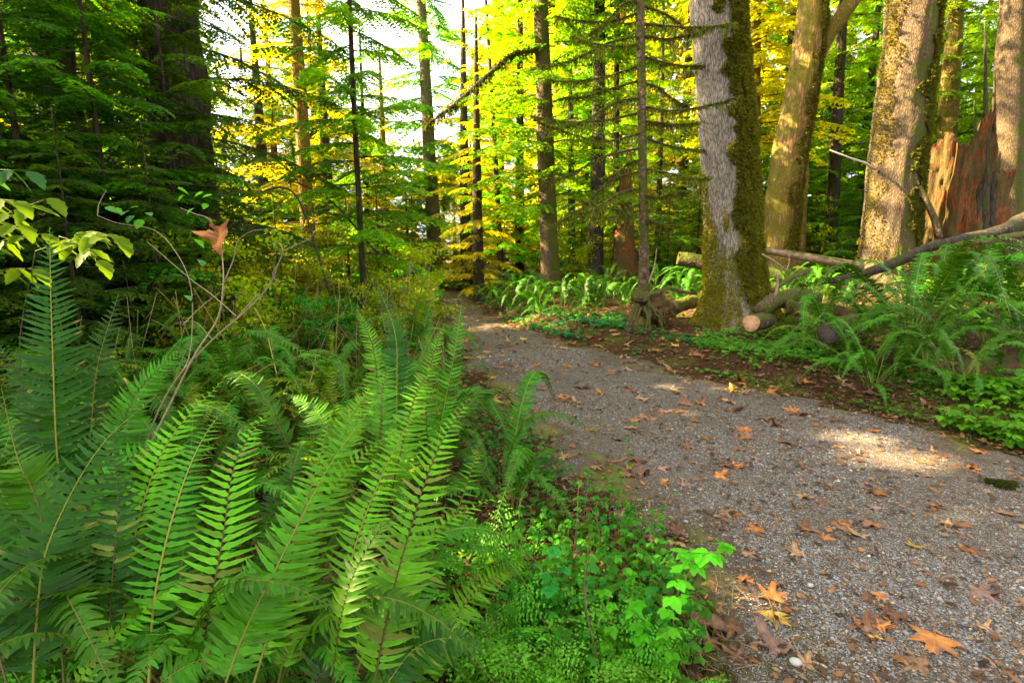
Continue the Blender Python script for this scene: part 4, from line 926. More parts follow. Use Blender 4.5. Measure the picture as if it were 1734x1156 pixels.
for k, (a, b_) in enumerate([((1080, 515), (1062, 556)), ((1084, 520), (1074, 560)), ((1090, 520), (1092, 556)), ((1100, 525), (1104, 552)), ((1078, 512), (1060, 540)), ((1115, 528), (1128, 552))]):
    p0 = at(*a, 8.8); p1 = atz(*b_, gz(*at(*b_, 8.6)[:2]) - .02) if 0 else at(*b_, 8.65); p1[2] = gz(p1[0], p1[1]) - .02
    mid = (p0 + p1) / 2 + [r.uniform(-.05, .05), -.05, r.uniform(-.02, .06)]
    mb = bumpy(spline([p0, mid, p1], 12), np.linspace(.035, .012, 12), 8, .3, k); place(mb, 'root', M_log, c0, None, None, parent=e)
s = spline([at(1090, 502, 8.9), at(1108, 497, 8.9), at(1132, 488, 9.0), at(1158, 494, 9.2), at(1180, 498, 9.5)], 24)
place(bumpy(s, np.linspace(.05, .02, 24), 10, .3, 9), 'root', M_log, c0, None, None, parent=e)
place(bumpy(spline([at(1140, 523, 9.9), at(1165, 512, 10.1), at(1200, 505, 10.3)], 20), [.13] * 20, 16, .3, 9), 'fallen_log', M_log, at(1165, 515, 10), 'thin brown log lying between the root stump and the grey maple', 'log', 'fallen logs')

def log(pts, rad, m_, label, seed=0, n=18, rough=.18, name='fallen_log', ends=None, cat='log', group='fallen logs'):
    P = spline([at(*p) for p in pts], 36); rr = np.interp(np.linspace(0, 1, 36), np.linspace(0, 1, len(rad)), rad)
    mb = MB(); V, fs = tube(P, rr, n, rough=rough, seed=seed); base = mb.n; mb.add(V, fs[0], (1, 1, 1), 0)
    e = empty(name, P[0], label, cat, group)
    for f in fs[1:]: mb.F.append((f + base, 0))
    place(mb, 'bark', m_, P[0], None, None, parent=e)
    if ends:                                          # sawn face with rings
        T = nrm(P[0] - P[1]); A = nrm(np.cross(T, [0, 0, 1.])); B = np.cross(A, T); mb = MB(); k = 40; rg = np.linspace(0, 1, 9)
        a = np.linspace(0, 2 * math.pi, k, endpoint=False)
        V = np.array([P[0] + T * (.012 * (1 - q ** 4)) + (A * np.cos(t_) + B * np.sin(t_)) * rr[0] * q * .97 * (1 + .06 * math.sin(3 * t_)) for q in rg for t_ in a])
        i = np.arange(8)[:, None] * k; j = np.arange(k)[None]; f = np.stack([i + j, i + (j + 1) % k, i + k + (j + 1) % k, i + k + j], -1).reshape(-1, 4)
        cc = np.array([np.array(ends) * (.55 + .6 * (1 - q) + .15 * math.sin(q * 30) + .1 * math.sin(t_ * 7)) for q in rg for t_ in a]); mb.add(V - P[0], f, cc); mb.build('cut_face', M_wood, e)
    return e
log([(1148, 437, 12.2), (1200, 446, 12), (1260, 455, 11.8), (1330, 470, 11.6)], [.15, .17, .16, .13], M_log, 'thick green mossy log behind the grey maple, its cut end pointing left', 1, ends=(.32, .14, .06))
log([(1286, 422, 9.4), (1340, 431, 9.6), (1400, 441, 9.8), (1458, 451, 10)], [.055, .07, .075, .08], M_pole, 'straight peeled pole leaning between the two maples', 2, rough=.06)
log([(1385, 478, 8.6), (1450, 467, 8.8), (1510, 447, 9), (1570, 420, 9.2), (1640, 404, 9.4), (1700, 392, 9.6), (1790, 345, 10)], [.05, .07, .09, .08, .10, .14, .17], M_barkd, 'long dark curved branch rising to the right edge over the ferns', 3, rough=.25)
log([(1560, 440, 8.6), (1620, 415, 8.9), (1690, 405, 9.1), (1760, 392, 9.4)], [.03, .04, .06, .07], M_log, 'second dark branch just below the long curved one at the right', 13, rough=.25)
log([(1308, 492, 8.3), (1340, 470, 8.6), (1368, 458, 9)], [.035, .045, .05], M_log, 'short green mossy branch right of the grey maple', 4)
log([(1285, 528, 7.6), (1310, 512, 7.8), (1345, 503, 8.1), (1380, 505, 8.5)], [.10, .13, .13, .12], M_barkm, 'pale grey bent log right of the foot of the grey maple', 5, rough=.3)
log([(1272, 547, 7.1), (1285, 545, 7.4), (1300, 540, 7.8)], [.115, .12, .12], M_log, 'short cut log with a pale orange round end facing the path', 6, rough=.12, ends=(.62, .33, .17))
log([(1330, 520, 7.7), (1365, 522, 7.6), (1410, 530, 7.5), (1450, 540, 7.4)], [.10, .12, .12, .09], M_rot, 'rotten red brown log under the light green fern', 7, rough=.45)
log([(1405, 562, 6.2), (1420, 556, 6.6), (1445, 548, 7.1)], [.135, .14, .13], M_log, 'dark cut log with a blackened round end beside the fern', 8, rough=.15, ends=(.10, .075, .055))
log([(1360, 536, 7.0), (1395, 541, 6.9), (1430, 543, 6.8)], [.05, .06, .05], M_log, 'thin mossy branch between the two cut log ends', 9)
log([(1570, 632, 5.5), (1610, 630, 5.5), (1660, 628, 5.6), (1760, 622, 5.8)], [.10, .13, .15, .16], M_rot, 'rotten brown log half buried in the bank above the bright leaf cluster', 10, rough=.5)
for k, (a, b_, lab) in enumerate([((1312, 503, 7.7), (1315, 458, 7.7), 'short pale upright stick right of the grey maple'), ((1373, 555, 6.7), (1396, 522, 6.7), 'grey stick leaning beside the dark cut log end'),
        ((1330, 460, 8.4), (1336, 430, 8.4), 'thin twig standing under the peeled pole'), ((1290, 430, 8.6), (1332, 458, 8.6), 'thin pale twig slanting down from the grey maple'), ((1098, 480, 9), (1112, 420, 9), 'thin bent pale twig right of the mossy limbed tree')]):
    p0, p1 = at(*a), at(*b_); mb = MB(); add_tube(mb, spline([p0, (p0 + p1) / 2 + [.03, 0, 0], p1], 8), np.linspace(.022, .010, 8) * (.6 if k > 1 else 1), 6, (.30, .22, .14))
    place(mb, 'stick', M_wood, p0, lab, 'stick', 'sticks on the right bank')

# broken mossy limb of the tree behind (dark diagonal bough above the path)
s = spline([at(722, 212, 15.2), at(760, 185, 15.3), at(790, 160, 15.4), at(835, 120, 15.6), at(870, 92, 15.7), at(912, 84, 15.9)], 40)
mb = MB(); add_tube(mb, s, np.interp(np.linspace(0, 1, 40), [0, .3, 1], [.02, .05, .075]), 8, (.05, .045, .02), rough=.4)
rr_ = np.random.RandomState(2); k = 900; q = rr_.randint(0, 40, k); leaves(mb, s[q] + rr_.normal(0, .06, (k, 3)), np.c_[rr_.normal(0, .5, (k, 2)), -np.ones(k)], rr_.normal(0, 1, (k, 3)), .14, .02, vary((.07, .08, .012), k, .4, rr_), 1)
o = place(mb, 'bough', [M_wood, M_moss], s[-1], 'long dark mossy bough slanting across the bright sky gap', 'branch', smooth=False)

# ------------------------------------------------------------------ fallen maple leaves
def maple_leaf(seed, curl=.3, stalk=True):
    r = np.random.RandomState(seed)
    # half outline: angle from the tip direction, radius
    pts = [(0, 1.0), (9, .70), (14, .74), (22, .42), (32, .46), (44, .92), (52, .66), (60, .64), (70, .36), (84, .42), (102, .70), (112, .50), (135, .34), (165, .22)]
    out_ = [(a, q) for a, q in pts] + [(-a, q) for a, q in reversed(pts[1:])]
    A = np.array([[math.sin(R(a)), math.cos(R(a))] for a, q in out_]); q = np.array([q * r.uniform(.88, 1.08) for a, q in out_])
    rings = [1, .66, .33]; V = []
    for s in rings:
        V.append(A * (q * s)[:, None])
    V = np.concatenate(V + [np.zeros((1, 2))]); n = len(A)
    rad = np.linalg.norm(V, axis=1); ang = np.arctan2(V[:, 0], V[:, 1])
    z = curl * (.55 * rad ** 2 * np.cos(ang * 5 + r.uniform(0, 6)) * .6 + .35 * V[:, 0] ** 2 * r.uniform(-.4, 1) + .30 * V[:, 1] ** 2 * r.uniform(-.3, 1)) + .06 * curl * r.normal(0, 1, len(V)) * (rad > .3)
    V = np.c_[V[:, 0], V[:, 1], z + .04]
    f = []
    for k in range(2):
        i = np.arange(n); j = (i + 1) % n; f.append(np.stack([k * n + i, k * n + j, (k + 1) * n + j, (k + 1) * n + i], -1))
    mb = MB(); vein = (1 + .35 * (np.cos(np.arctan2(V[:, 0], V[:, 1]) * 8) > .6))[:, None] * .9
    base = np.ones((len(V), 3)) * vein * (1 - .15 * (np.r_[np.repeat([1, 0, 0], n), 0])[:, None])
    mb.add(V * .11, f[0], base); mb.F.append((f[1], 0))
    i = np.arange(n); mb.F.append((np.stack([2 * n + i, 2 * n + (i + 1) % n, np.full(n, 3 * n)], -1), 0))
    if stalk: add_tube(mb, np.array([[0, -.01, .005], [.01, -.08, .012], [.03, -.16, .006]]), [.0016, .0013, .0012], 4, (1, .9, .7))
    return mb
def leaf_material(name, c1, c2, trans=.2):
    m, N, Lk, o = mat(name); tc = N('ShaderNodeTexCoord'); a = N('ShaderNodeAttribute', attribute_name='col'); oi = N('ShaderNodeObjectInfo')
    ad = N('ShaderNodeVectorMath', operation='ADD'); Lk(tc.outputs['Object'], ad.inputs[0]); sc = N('ShaderNodeVectorMath', operation='SCALE'); sc.inputs['Scale'].default_value = 9; cb = N('ShaderNodeCombineXYZ'); Lk(oi.outputs['Random'], cb.inputs[0]); Lk(oi.outputs['Random'], cb.inputs[1]); Lk(cb.outputs[0], sc.inputs[0]); Lk(sc.outputs[0], ad.inputs[1])
    n = N('ShaderNodeTexNoise'); n.inputs['Scale'].default_value = 22; n.inputs['Detail'].default_value = 6; Lk(ad.outputs[0], n.inputs[0])
    r = ramp(N, [(.35, c2), (.58, c1)]); Lk(n.outputs[0], r.inputs[0])
    mx = N('ShaderNodeMix', data_type='RGBA', blend_type='MULTIPLY'); mx.inputs['Factor'].default_value = 1; Lk(r.outputs[0], mx.inputs['A']); Lk(a.outputs['Color'], mx.inputs['B'])
    h = N('ShaderNodeHueSaturation'); mr = N('ShaderNodeMapRange', _3=.6, _4=1.3); Lk(oi.outputs['Random'], mr.inputs[0]); Lk(mr.outputs[0], h.inputs['Value']); Lk(mx.outputs['Result'], h.inputs['Color'])
    p = N('ShaderNodeBsdfPrincipled'); p.inputs['Roughness'].default_value = .6; p.inputs['Specular IOR Level'].default_value = .3; Lk(h.outputs[0], p.inputs['Base Color'])
    tr = N('ShaderNodeBsdfTranslucent'); Lk(h.outputs[0], tr.inputs[0]); ms = N('ShaderNodeMixShader', _0=trans); Lk(p.outputs[0], ms.inputs[1]); Lk(tr.outputs[0], ms.inputs[2])
    b = N('ShaderNodeBump', _0=.4, _1=.004); Lk(n.outputs[0], b.inputs['Height']); Lk(b.outputs[0], p.inputs['Normal']); Lk(ms.outputs[0], o.inputs[0]); return m
LM = {'orange': leaf_material('orange_dead_leaf', (.56, .21, .05), (.27, .10, .035)), 'tan': leaf_material('tan_dead_leaf', (.48, .28, .13), (.26, .13, .06)),
      'brown': leaf_material('brown_dead_leaf', (.26, .12, .06), (.12, .05, .03)), 'yellow': leaf_material('yellow_dead_leaf', (.62, .40, .06), (.38, .20, .04)), 'pinkish': leaf_material('pinkish_dead_leaf', (.42, .24, .17), (.22, .11, .08))}
LT = {}
for cn, m_ in LM.items():
    LT[cn] = [park(maple_leaf(k + 10, cu).build('fallen_leaf', m_)) for k, cu in enumerate((.25, .55, .9, 1.3))]
r = np.random.RandomState(17)
def pgz(x, y):                                        # height of what a leaf lies on
    yc = min(max(y, .6), 17)
    return gz(x, y) + (.016 if xl(yc) < x < xr(yc) else .012)
HL = [(1583, 1080, 'orange', 1.25, 0, 2.4, 'large orange star shaped leaf at the bottom right of the path'), (1560, 1125, 'tan', .85, 1, 1.0, 'pale tan leaf below the large orange star shaped one'), (1655, 1000, 'pinkish', 1.0, 2, 4.2, 'folded pinkish leaf near the right edge of the gravel'),
      (1645, 932, 'orange', .55, 3, 1.2, 'small bright orange curled leaf near the right edge'), (1545, 922, 'yellow', .6, 1, 5.2, 'yellow tan leaf left of the small curled orange one'), (1395, 909, 'orange', .55, 2, 5.0, 'vivid orange curled leaf in the middle of the gravel'),
      (1440, 898, 'tan', .8, 1, .5, 'long tan leaf right beside the vivid orange curled one'), (1310, 1040, 'yellow', .95, 2, 2.8, 'yellow leaf with brown centre near the bottom edge plants'), (1240, 1058, 'brown', 1.1, 3, 1.8, 'large curled brown leaf left of the yellow one at the bottom'),
      (1320, 1098, 'pinkish', 1.1, 3, .4, 'curled pinkish brown leaf below the yellow one at the bottom'), (1262, 933, 'tan', .7, 1, 4.4, 'tan leaf touching the bright green sprig'), (1490, 833, 'orange', 1.0, 0, 1.4, 'broad orange leaf below the sunlit gravel patch'),
      (1360, 838, 'tan', .8, 2, 3.2, 'folded tan leaf left of the sunlit gravel patch'), (1700, 868, 'tan', 1.0, 0, 5.0, 'broad tan leaf at the right edge of the view'), (1345, 695, 'orange', 1.1, 0, .8, 'broad orange leaf where gravel meets the mossy bank'),
      (1262, 665, 'brown', .9, 2, 2.8, 'brown leaf right of the small sunlit patch'), (1315, 657, 'yellow', .8, 0, 1.8, 'bright yellow leaf at the foot of the right bank'), (1367, 662, 'orange', .9, 2, .1, 'upright tan orange leaf on the bank edge'), (1225, 865, 'tan', .8, 2, 4.1, 'curled tan leaf in the left half of the gravel'),
      (1230, 785, 'brown', 1.0, 1, 2.1, 'brown leaf in the middle of the path'), (1155, 818, 'pinkish', .8, 2, 5.1, 'pinkish crumpled leaf near the thin green stems'), (1050, 743, 'brown', .8, 2, 2.0, 'brown leaf between the two thin green stems'), (1195, 740, 'orange', .8, 0, 3.0, 'orange brown leaf below the small sunlit patch'),
      (1080, 712, 'orange', .8, 1, 1.0, 'orange leaf at the left of the path past the thin stems'), (910, 629, 'orange', .95, 2, 2.2, 'bright orange curled leaf in the far part of the path'), (965, 620, 'orange', 1.0, 1, 2.0, 'orange leaf right of the bright curled one, far part of the path'), (990, 655, 'brown', 1.0, 1, 3.8, 'brown leaf in the middle far part of the path'),
      (870, 680, 'brown', .9, 1, 5.0, 'brown leaf at the left rim of the path'), (1545, 680, 'pinkish', 1.2, 2, 2.0, 'large pinkish brown leaf on the soil of the right bank'), (1150, 575, 'orange', 1.1, 1, 4.0, 'orange leaf at the foot of the grey maple'), (1420, 755, 'tan', .8, 1, 1.8, 'tan leaf above the sunlit gravel patch'),
      (1600, 770, 'brown', .8, 1, .9, 'brown leaf by the gravel edge under the right bank'), (1480, 1075, 'yellow', .4, 2, 3.1, 'small greenish yellow leaf near the bottom right'), (1320, 985, 'pinkish', .45, 2, 3.1, 'small pale curled leaf beside the white pebble'), (1180, 712, 'orange', .7, 1, 1.1, 'orange leaf touching the small sunlit patch')]
for px, py, cn, s, v, a, lab in HL:
    p = atz(px, py, .02)
    if p[0] > xr(p[1]):
        for _ in range(6): p = atz(px, py, gz(p[0], p[1]))
    o = inst(LT[cn][v], None, (p[0], p[1], pgz(p[0], p[1])), (r.uniform(-.15, .15), r.uniform(-.15, .15), a), s, 'fallen_leaf'); tag(o, lab, 'leaf', 'fallen maple leaves')
cn_ = list(LT); cnt = 0
where = lambda px, py: 'in the far part of the path' if py < 640 else 'in the middle part of the path' if py < 760 else 'in the near part of the path'
while cnt < 262:
    Y = 1.7 * math.exp(r.uniform(0, 2.1)); X = r.uniform(float(xl(Y)), min(float(xr(Y)) + .8, Y * 1.02))
    if cnt % 4 == 0: Y = r.uniform(5, 11.5); X = float(xr(Y)) + r.uniform(.1, 3.2)
    px, py, _ = proj([X, Y, 0]); px, py = px[0], py[0]
    if py > 1150 or px > 1760: continue
    if Y < 3.3 and r.rand() < .6: continue
    c = cn_[r.choice(5, p=[.26, .23, .31, .04, .16])]; v = r.randint(4)
    o = inst(LT[c][v], None, (X, Y, pgz(X, Y)), (r.uniform(-.2, .2), r.uniform(-.2, .2), r.uniform(0, 6.28)), r.uniform(.5, 1.0) if Y < 4 else r.uniform(.85, 1.3), 'fallen_leaf')
    tag(o, '%s %s %s' % (['flat', 'slightly curled', 'curled', 'crumpled'][v], c + ' maple leaf', where(px, py) if X < xr(Y) else 'on the right bank'), 'leaf', 'fallen maple leaves'); cnt += 1
# the dry leaf caught on the twigs
mb = maple_leaf(99, 1.4, False); V = np.concatenate(mb.V); 
o = mb.build('hanging_leaf', LM['orange']); p = at(374, 402, 1.75); o.location = p; o.rotation_euler = (R(58), R(-78), R(12)); o.scale = (.85,) * 3; tag(o, 'orange curled maple leaf caught on the bare twigs at the left', 'leaf')

# leaf litter crumbs, gravel stones (nobody could count them)
mb = MB(); n = 70000; Y = 1.4 * np.exp(r.uniform(0, 2.7, n)); X = r.uniform(-1.1, 1.1, n) * Y; Yc = np.clip(Y, .6, 17)
dd_ = np.maximum(X - xr(Yc), xl(Yc) - X); k = (dd_ > -.05) | (r.rand(n) < .10 + .05 * np.clip(Y - 2, 0, 6)); X, Y = X[k], Y[k]; n = len(X)
P = np.c_[X, Y, ground(X, Y) + .016 + r.uniform(0, .012, n)]
cols = np.array([(.22, .10, .04), (.14, .07, .035), (.28, .18, .10), (.08, .045, .025), (.34, .14, .04)])[r.randint(0, 5, n)] * r.uniform(.5, 1.2, (n, 1))
leaves(mb, P, np.c_[r.normal(0, 1, (n, 2)), r.uniform(-.1, .3, n)], np.c_[r.normal(0, .35, (n, 2)), np.ones(n)], r.uniform(.012, .055, n) * (1 + .10 * Y), r.uniform(.003, .014, n) * (1 + .10 * Y), cols)
tag(mb.build('leaf_litter', M_dead, smooth=False), 'brown crumbs of dead leaves scattered over soil and gravel', 'leaf litter', kind='stuff')
mb = MB(); n = 900; Y = 1.5 * np.exp(r.uniform(0, 1.9, n)); X = r.uniform(-.2, 1.05, n) * Y + .1; Yc = np.clip(Y, .6, 17)
for x, y in zip(X, Y):
    a = r.uniform(0, 6.28); L = r.uniform(.03, .16); d = np.array([math.cos(a), math.sin(a), 0]) * L
    p = np.array([x, y, 0]); q = np.array([p, p + d * .5 + [0, 0, 0] + r.normal(0, .1 * L, 3) * [1, 1, 0], p + d]); q[:, 2] = ground(q[:, 0], q[:, 1]) + .02
    add_tube(mb, q, [.0018, .0016, .001], 4, np.array((.28, .17, .09)) * r.uniform(.4, 1.2))
tag(mb.build('twig_litter', M_wood, smooth=False), 'tiny twigs and needles scattered on the ground', 'twigs', kind='stuff')
ph = (1 + 5 ** .5) / 2; ico = nrm(np.array([(-1, ph, 0), (1, ph, 0), (-1, -ph, 0), (1, -ph, 0), (0, -1, ph), (0, 1, ph), (0, -1, -ph), (0, 1, -ph), (ph, 0, -1), (ph, 0, 1), (-ph, 0, -1), (-ph, 0, 1)], float))
icf = np.array([(0, 11, 5), (0, 5, 1), (0, 1, 7), (0, 7, 10), (0, 10, 11), (1, 5, 9), (5, 11, 4), (11, 10, 2), (10, 7, 6), (7, 1, 8), (3, 9, 4), (3, 4, 2), (3, 2, 6), (3, 6, 8), (3, 8, 9), (4, 9, 5), (2, 4, 11), (6, 2, 10), (8, 6, 7), (9, 8, 1)])
n = 42000; Y = 1.45 * np.exp(r.uniform(0, 1.75, n)); lo_ = xl(Y) - .05; X = lo_ + r.rand(n) * (np.minimum(xr(Y) + .15, Y * 1.05 + .2) - lo_)
dens = fbm(np.c_[X, Y, X * 0], 1.4, 3); e_ = np.minimum(X - xl(Y), xr(Y) - X); k = r.rand(n) < (.08 + 5. * np.clip(dens - .42, 0, .4)) * (.1 + .9 * sm((e_ - .1 + (dens - .5)) / .7)); X, Y = X[k], Y[k]; n = len(X)
sz = np.clip(r.lognormal(-5.5, .42, n), .0020, .014) * np.clip(.75 + .08 * Y, .8, 1.6)
S = sz[:, None] * np.c_[r.uniform(.9, 1.6, n), r.uniform(.7, 1.1, n), r.uniform(.4, .7, n)]
a = r.uniform(0, 6.28, n); V = ico[None] * S[:, None] * (1 + r.uniform(-.22, .22, (n, 12, 1)))
c_, s_ = np.cos(a)[:, None], np.sin(a)[:, None]; V = np.stack([V[..., 0] * c_ - V[..., 1] * s_, V[..., 0] * s_ + V[..., 1] * c_, V[..., 2]], -1)
V += np.c_[X, Y, ground(X, Y) + .012 + S[:, 2] * .45][:, None]
pal = np.array([(.19, .185, .18), (.23, .25, .285), (.27, .25, .225), (.16, .14, .12), (.38, .26, .16), (.50, .46, .40), (.21, .225, .25), (.09, .08, .065)])
mb = MB(); mb.add(V.reshape(-1, 3), (icf[None] + 12 * np.arange(n)[:, None, None]).reshape(-1, 3), np.repeat(pal[r.choice(8, n, p=[.22, .12, .20, .14, .16, .02, .07, .07])] * r.uniform(.7, 1.2, (n, 1)), 12, 0))
tag(mb.build('gravel_stones', M_pebble, smooth=True), 'loose grey and blue gravel stones covering the path', 'gravel', kind='stuff')
for px, py, s, lab in [(1372, 990, .017, 'small white stone on the dark soil in the middle of the near path'), (1347, 1122, .024, 'flat pale stone at the bottom edge of the path')]:
    p = atz(px, py, .02); mb = MB(); v = ico * s * [1.2, 1, .65] * (1 + r.uniform(-.12, .12, (12, 1))); mb.add(v, icf, (.38, .36, .33)); o = mb.build('stone', M_pebble); o.location = (p[0], p[1], pgz(p[0], p[1]) + s * .4); tag(o, lab, 'stone')
    md = o.modifiers.new('s', 'SUBSURF'); md.levels = md.render_levels = 2
# moss cushion by the right edge
p = atz(1698, 820, .02); mb = MB(); n = 2600; a = r.uniform(0, 6.28, n); q = r.rand(n) ** .5; wob = 1 + .25 * np.sin(3 * a + 1) + .18 * np.sin(7 * a); z = .022 * np.sqrt(1 - q * q * .98); q = q * wob * np.where(r.rand(n) < .12, 1.5, 1); x = np.cos(a) * q * .085; y = np.sin(a) * q * .06
leaves(mb, np.c_[x, y, z - .005], np.c_[x * 6 + r.normal(0, .4, n), y * 6 + r.normal(0, .4, n), np.ones(n) * .6], r.normal(0, 1, (n, 3)), .014, .003, vary((.04, .055, .008), n, .4, r))
o = mb.build('moss_cushion', M_moss, smooth=False); o.location = (p[0], p[1], pgz(p[0], p[1])); tag(o, 'dark round moss cushion on the gravel at the right edge', 'moss')

# ------------------------------------------------------------------ small plants
def ovate(L=.04, W=.6, lobes=0, seed=0, fold=.15):     # broad leaf outline with a fold, base at origin along +X
    r = np.random.RandomState(seed); K = 9; e = np.linspace(0, 1, K); w_ = np.sin(np.pi * e ** .75) ** .8 * W * .5
    ser = 1 + .12 * ((np.arange(K) % 2) * 2 - 1); w_ = w_ * ser
    zc = -.25 * e ** 2 * L; A = np.c_[e * L, w_ * L, zc + w_ * L * fold]; B = np.c_[e * L, -w_ * L, zc + w_ * L * fold]; P0 = np.c_[e * L, 0 * e, zc]
    V = np.stack([A, P0, B], 1).reshape(-1, 3); i = np.arange(K - 1)[:, None] * 3 + np.arange(2)[None]
    return V, np.stack([i, i + 1, i + 4, i + 3], -1).reshape(-1, 4)
OV, OF = ovate(1.0, .75); OW, OWF = ovate(1.0, .5); RV, RF_ = ovate(1.0, 1.0, fold=.08)
def put_leaf(mb, p, yaw, pitch, roll, s, col, shape=0):
    V, Fc = ((OV, OF), (OW, OWF), (RV, RF_))[shape]
    mb.add(V * s @ (rotz(yaw) @ roty(pitch) @ rotx(roll)).T + p, Fc, col)
def trifol(mb, r, p, yaw, s, col, shape=0, pitch=.2):
    for k, a in enumerate((-1.15, 0, 1.15)): put_leaf(mb, p, yaw + a, pitch + r.uniform(-.15, .25), r.uniform(-.2, .2), s * (1.15 if k == 1 else .9), np.array(col) * r.uniform(.8, 1.25), shape)
def herb_patch(P, r, s, h, col, kind=0, stems=True):    # P (n,3) ground points
    mb = MB()
    for p in P:
        hh = h * r.uniform(.4, 1.2); top = p + [r.normal(0, .3 * hh), r.normal(0, .3 * hh), hh]
        if stems: add_tube(mb, np.array([p, (p + top) / 2 + [0, 0, .1 * hh], top]), [.0012, .001, .0008], 3, (.08, .14, .03), cap=False)
        c = np.array(col) * r.uniform(.65, 1.35) * [r.uniform(.8, 1.3), 1, 1]
        if kind == 0: trifol(mb, r, top, r.uniform(0, 6.28), s * r.uniform(.7, 1.2), c)
        elif kind == 1: trifol(mb, r, top, r.uniform(0, 6.28), s * r.uniform(.7, 1.2), c, 2, .1)
        else: put_leaf(mb, top, r.uniform(0, 6.28), r.uniform(-.1, .5), r.uniform(-.3, .3), s * r.uniform(.6, 1.3), c, 2)
    return mb
def scatter(r, n, px0, px1, py0, py1, sideok=lambda X, Y: X == X):
    out_ = []; have = 0
    while have < n:
        px, py = r.uniform(px0, px1, n * 2), r.uniform(py0, py1, n * 2); u, v = (px - CX) / F, (py - CY) / F
        dy, dz = CP - v * SP, -SP - v * CP; z = np.full(n * 2, .05)
        for _ in range(5):
            t = (z - CAMZ) / np.minimum(dz, -.012); X, Y = u * t, dy * t; z = np.minimum(ground(X, Y), 1.2)
        k = sideok(X, Y) & (Y < 45); out_.append(np.c_[X, Y, z][k]); have += k.sum()
    return np.concatenate(out_)[:n]
r = np.random.RandomState(55)
def right_of(o_): return lambda X, Y: X > xr(np.clip(Y, .6, 17)) + o_
def left_of(o_): return lambda X, Y: X < xl(np.clip(Y, .6, 17)) - o_
SOR = (.09, .27, .03)
for (n, a, s, h, col, kd, f_, lab) in [
        (1000, (1180, 1420, 560, 640), .042, .08, SOR, 1, right_of(.05), 'low clover like ground cover in front of the cut logs'),
        (200, (1060, 1200, 575, 600), .04, .07, (.05, .18, .06), 1, right_of(.0), 'small clover leaves on the slope left of the grey maple'),
        (800, (830, 1060, 535, 575), .06, .10, (.04, .16, .05), 0, right_of(.05), 'low leafy rim of green plants in front of the fern bank'),
        (700, (1600, 1760, 665, 765), .055, .16, (.07, .30, .015), 0, right_of(.02), 'bright green leafy cluster at the right edge'),
        (900, (1240, 1660, 630, 705), .034, .07, (.07, .22, .02), 0, right_of(.06), 'low clover and herb mat between path and ferns on the right'),
        (600, (1400, 1640, 620, 710), .022, .05, (.06, .12, .02), 1, right_of(.05), 'sparse small sprouts on the soil of the right bank'),
        (500, (700, 1150, 900, 1200), .045, .12, (.075, .24, .010), 0, left_of(.0), 'bright herbs under the lacy ferns at the bottom'),
        (800, (860, 1180, 830, 1156), .030, .2, (.06, .20, .015), 0, left_of(-.06), 'mixed small herbs along the lower left rim of the path'),
        (420, (780, 960, 640, 830), .034, .14, (.05, .15, .02), 0, left_of(-.05), 'small herbs at the left rim of the path beside the ferns'),
        (1400, (60, 760, 540, 800), .05, .4, (.08, .19, .012), 0, left_of(.2), 'low bramble leaves between the ferns on the left'),
        (1500, (200, 760, 470, 570), .08, .7, (.11, .22, .012), 0, left_of(.2), 'leafy undergrowth left of the far path'),
        (420, (730, 850, 470, 500), .12, .35, (.09, .22, .02), 0, lambda X, Y: (Y > 20) & (Y < 30), 'bright leafy undergrowth behind the bend of the path'),
        (900, (1290, 1734, 455, 600), .05, .14, (.06, .18, .02), 1, right_of(.8), 'low green plants between the logs on the right bank'),
        (220, (1150, 1460, 380, 470), .10, .3, (.04, .13, .02), 0, right_of(2), 'dim leafy ground cover behind the maples')]:
    P = scatter(r, n, *a, f_); mb = herb_patch(P, r, s, h, col, kd); o = place(mb, 'ground_cover', M_lit, P[0], lab, 'ground cover', smooth=True); o['kind'] = 'stuff'
# dead twigs standing in the left undergrowth
mb = MB()
for p in scatter(r, 260, -60, 770, 470, 700, left_of(.2)):
    h = r.uniform(.3, 1.1) * (1 + .05 * p[1]); a = r.uniform(0, 6.28); l = r.uniform(.1, .5); q = p + [math.cos(a) * l, math.sin(a) * l, h]
    c = np.array([(.30, .22, .12), (.22, .13, .06), (.34, .27, .06)][r.randint(3)]) * r.uniform(.5, 1.1)
    P = spline([p, (p + q) / 2 + r.normal(0, .06, 3), q], 8); w_ = .0022 + .0006 * p[1]; add_tube(mb, P, np.linspace(w_, w_ * .4, 8), 4, c)
    for k in range(3): i_ = r.randint(3, 7); add_tube(mb, [P[i_], P[i_] + r.normal(0, .1, 3) + [0, 0, .08]], [w_ * .5, w_ * .3], 3, c)
tag(mb.build('dead_twigs', M_wood, smooth=False), 'thin dead twigs and stalks standing through the undergrowth on the left', 'twigs', kind='stuff')
# thin grass and straw tufts
mb = MB(); n = 2600; P = np.r_[scatter(r, 900, 880, 1250, 820, 1156, left_of(-.25)), scatter(r, 900, 1350, 1734, 600, 740, right_of(-.1)), scatter(r, 800, 100, 780, 560, 800, left_of(.1))]
n = len(P); leaves(mb, P, np.c_[r.normal(0, .8, (n, 2)), r.uniform(.1, 1, n)], r.normal(0, 1, (n, 3)), r.uniform(.04, .16, n), .0018, np.array([(.30, .20, .09), (.10, .16, .03), (.35, .26, .12)])[r.randint(0, 3, n)] * r.uniform(.6, 1.1, (n, 1)))
tag(mb.build('dry_grass', M_dead, smooth=False), 'thin dry straw and grass blades along the path rims', 'grass', kind='stuff')
mb = MB(); P = np.r_[scatter(r, 5000, 1170, 1420, 545, 640, right_of(.02)), scatter(r, 1800, 1380, 1600, 610, 700, right_of(-.1)), scatter(r, 1500, 1020, 1200, 550, 600, right_of(-.1)), scatter(r, 2500, 1180, 1400, 1030, 1156, lambda X, Y: fbm(np.c_[X, Y, X * 0], 7, 2) > .5)]
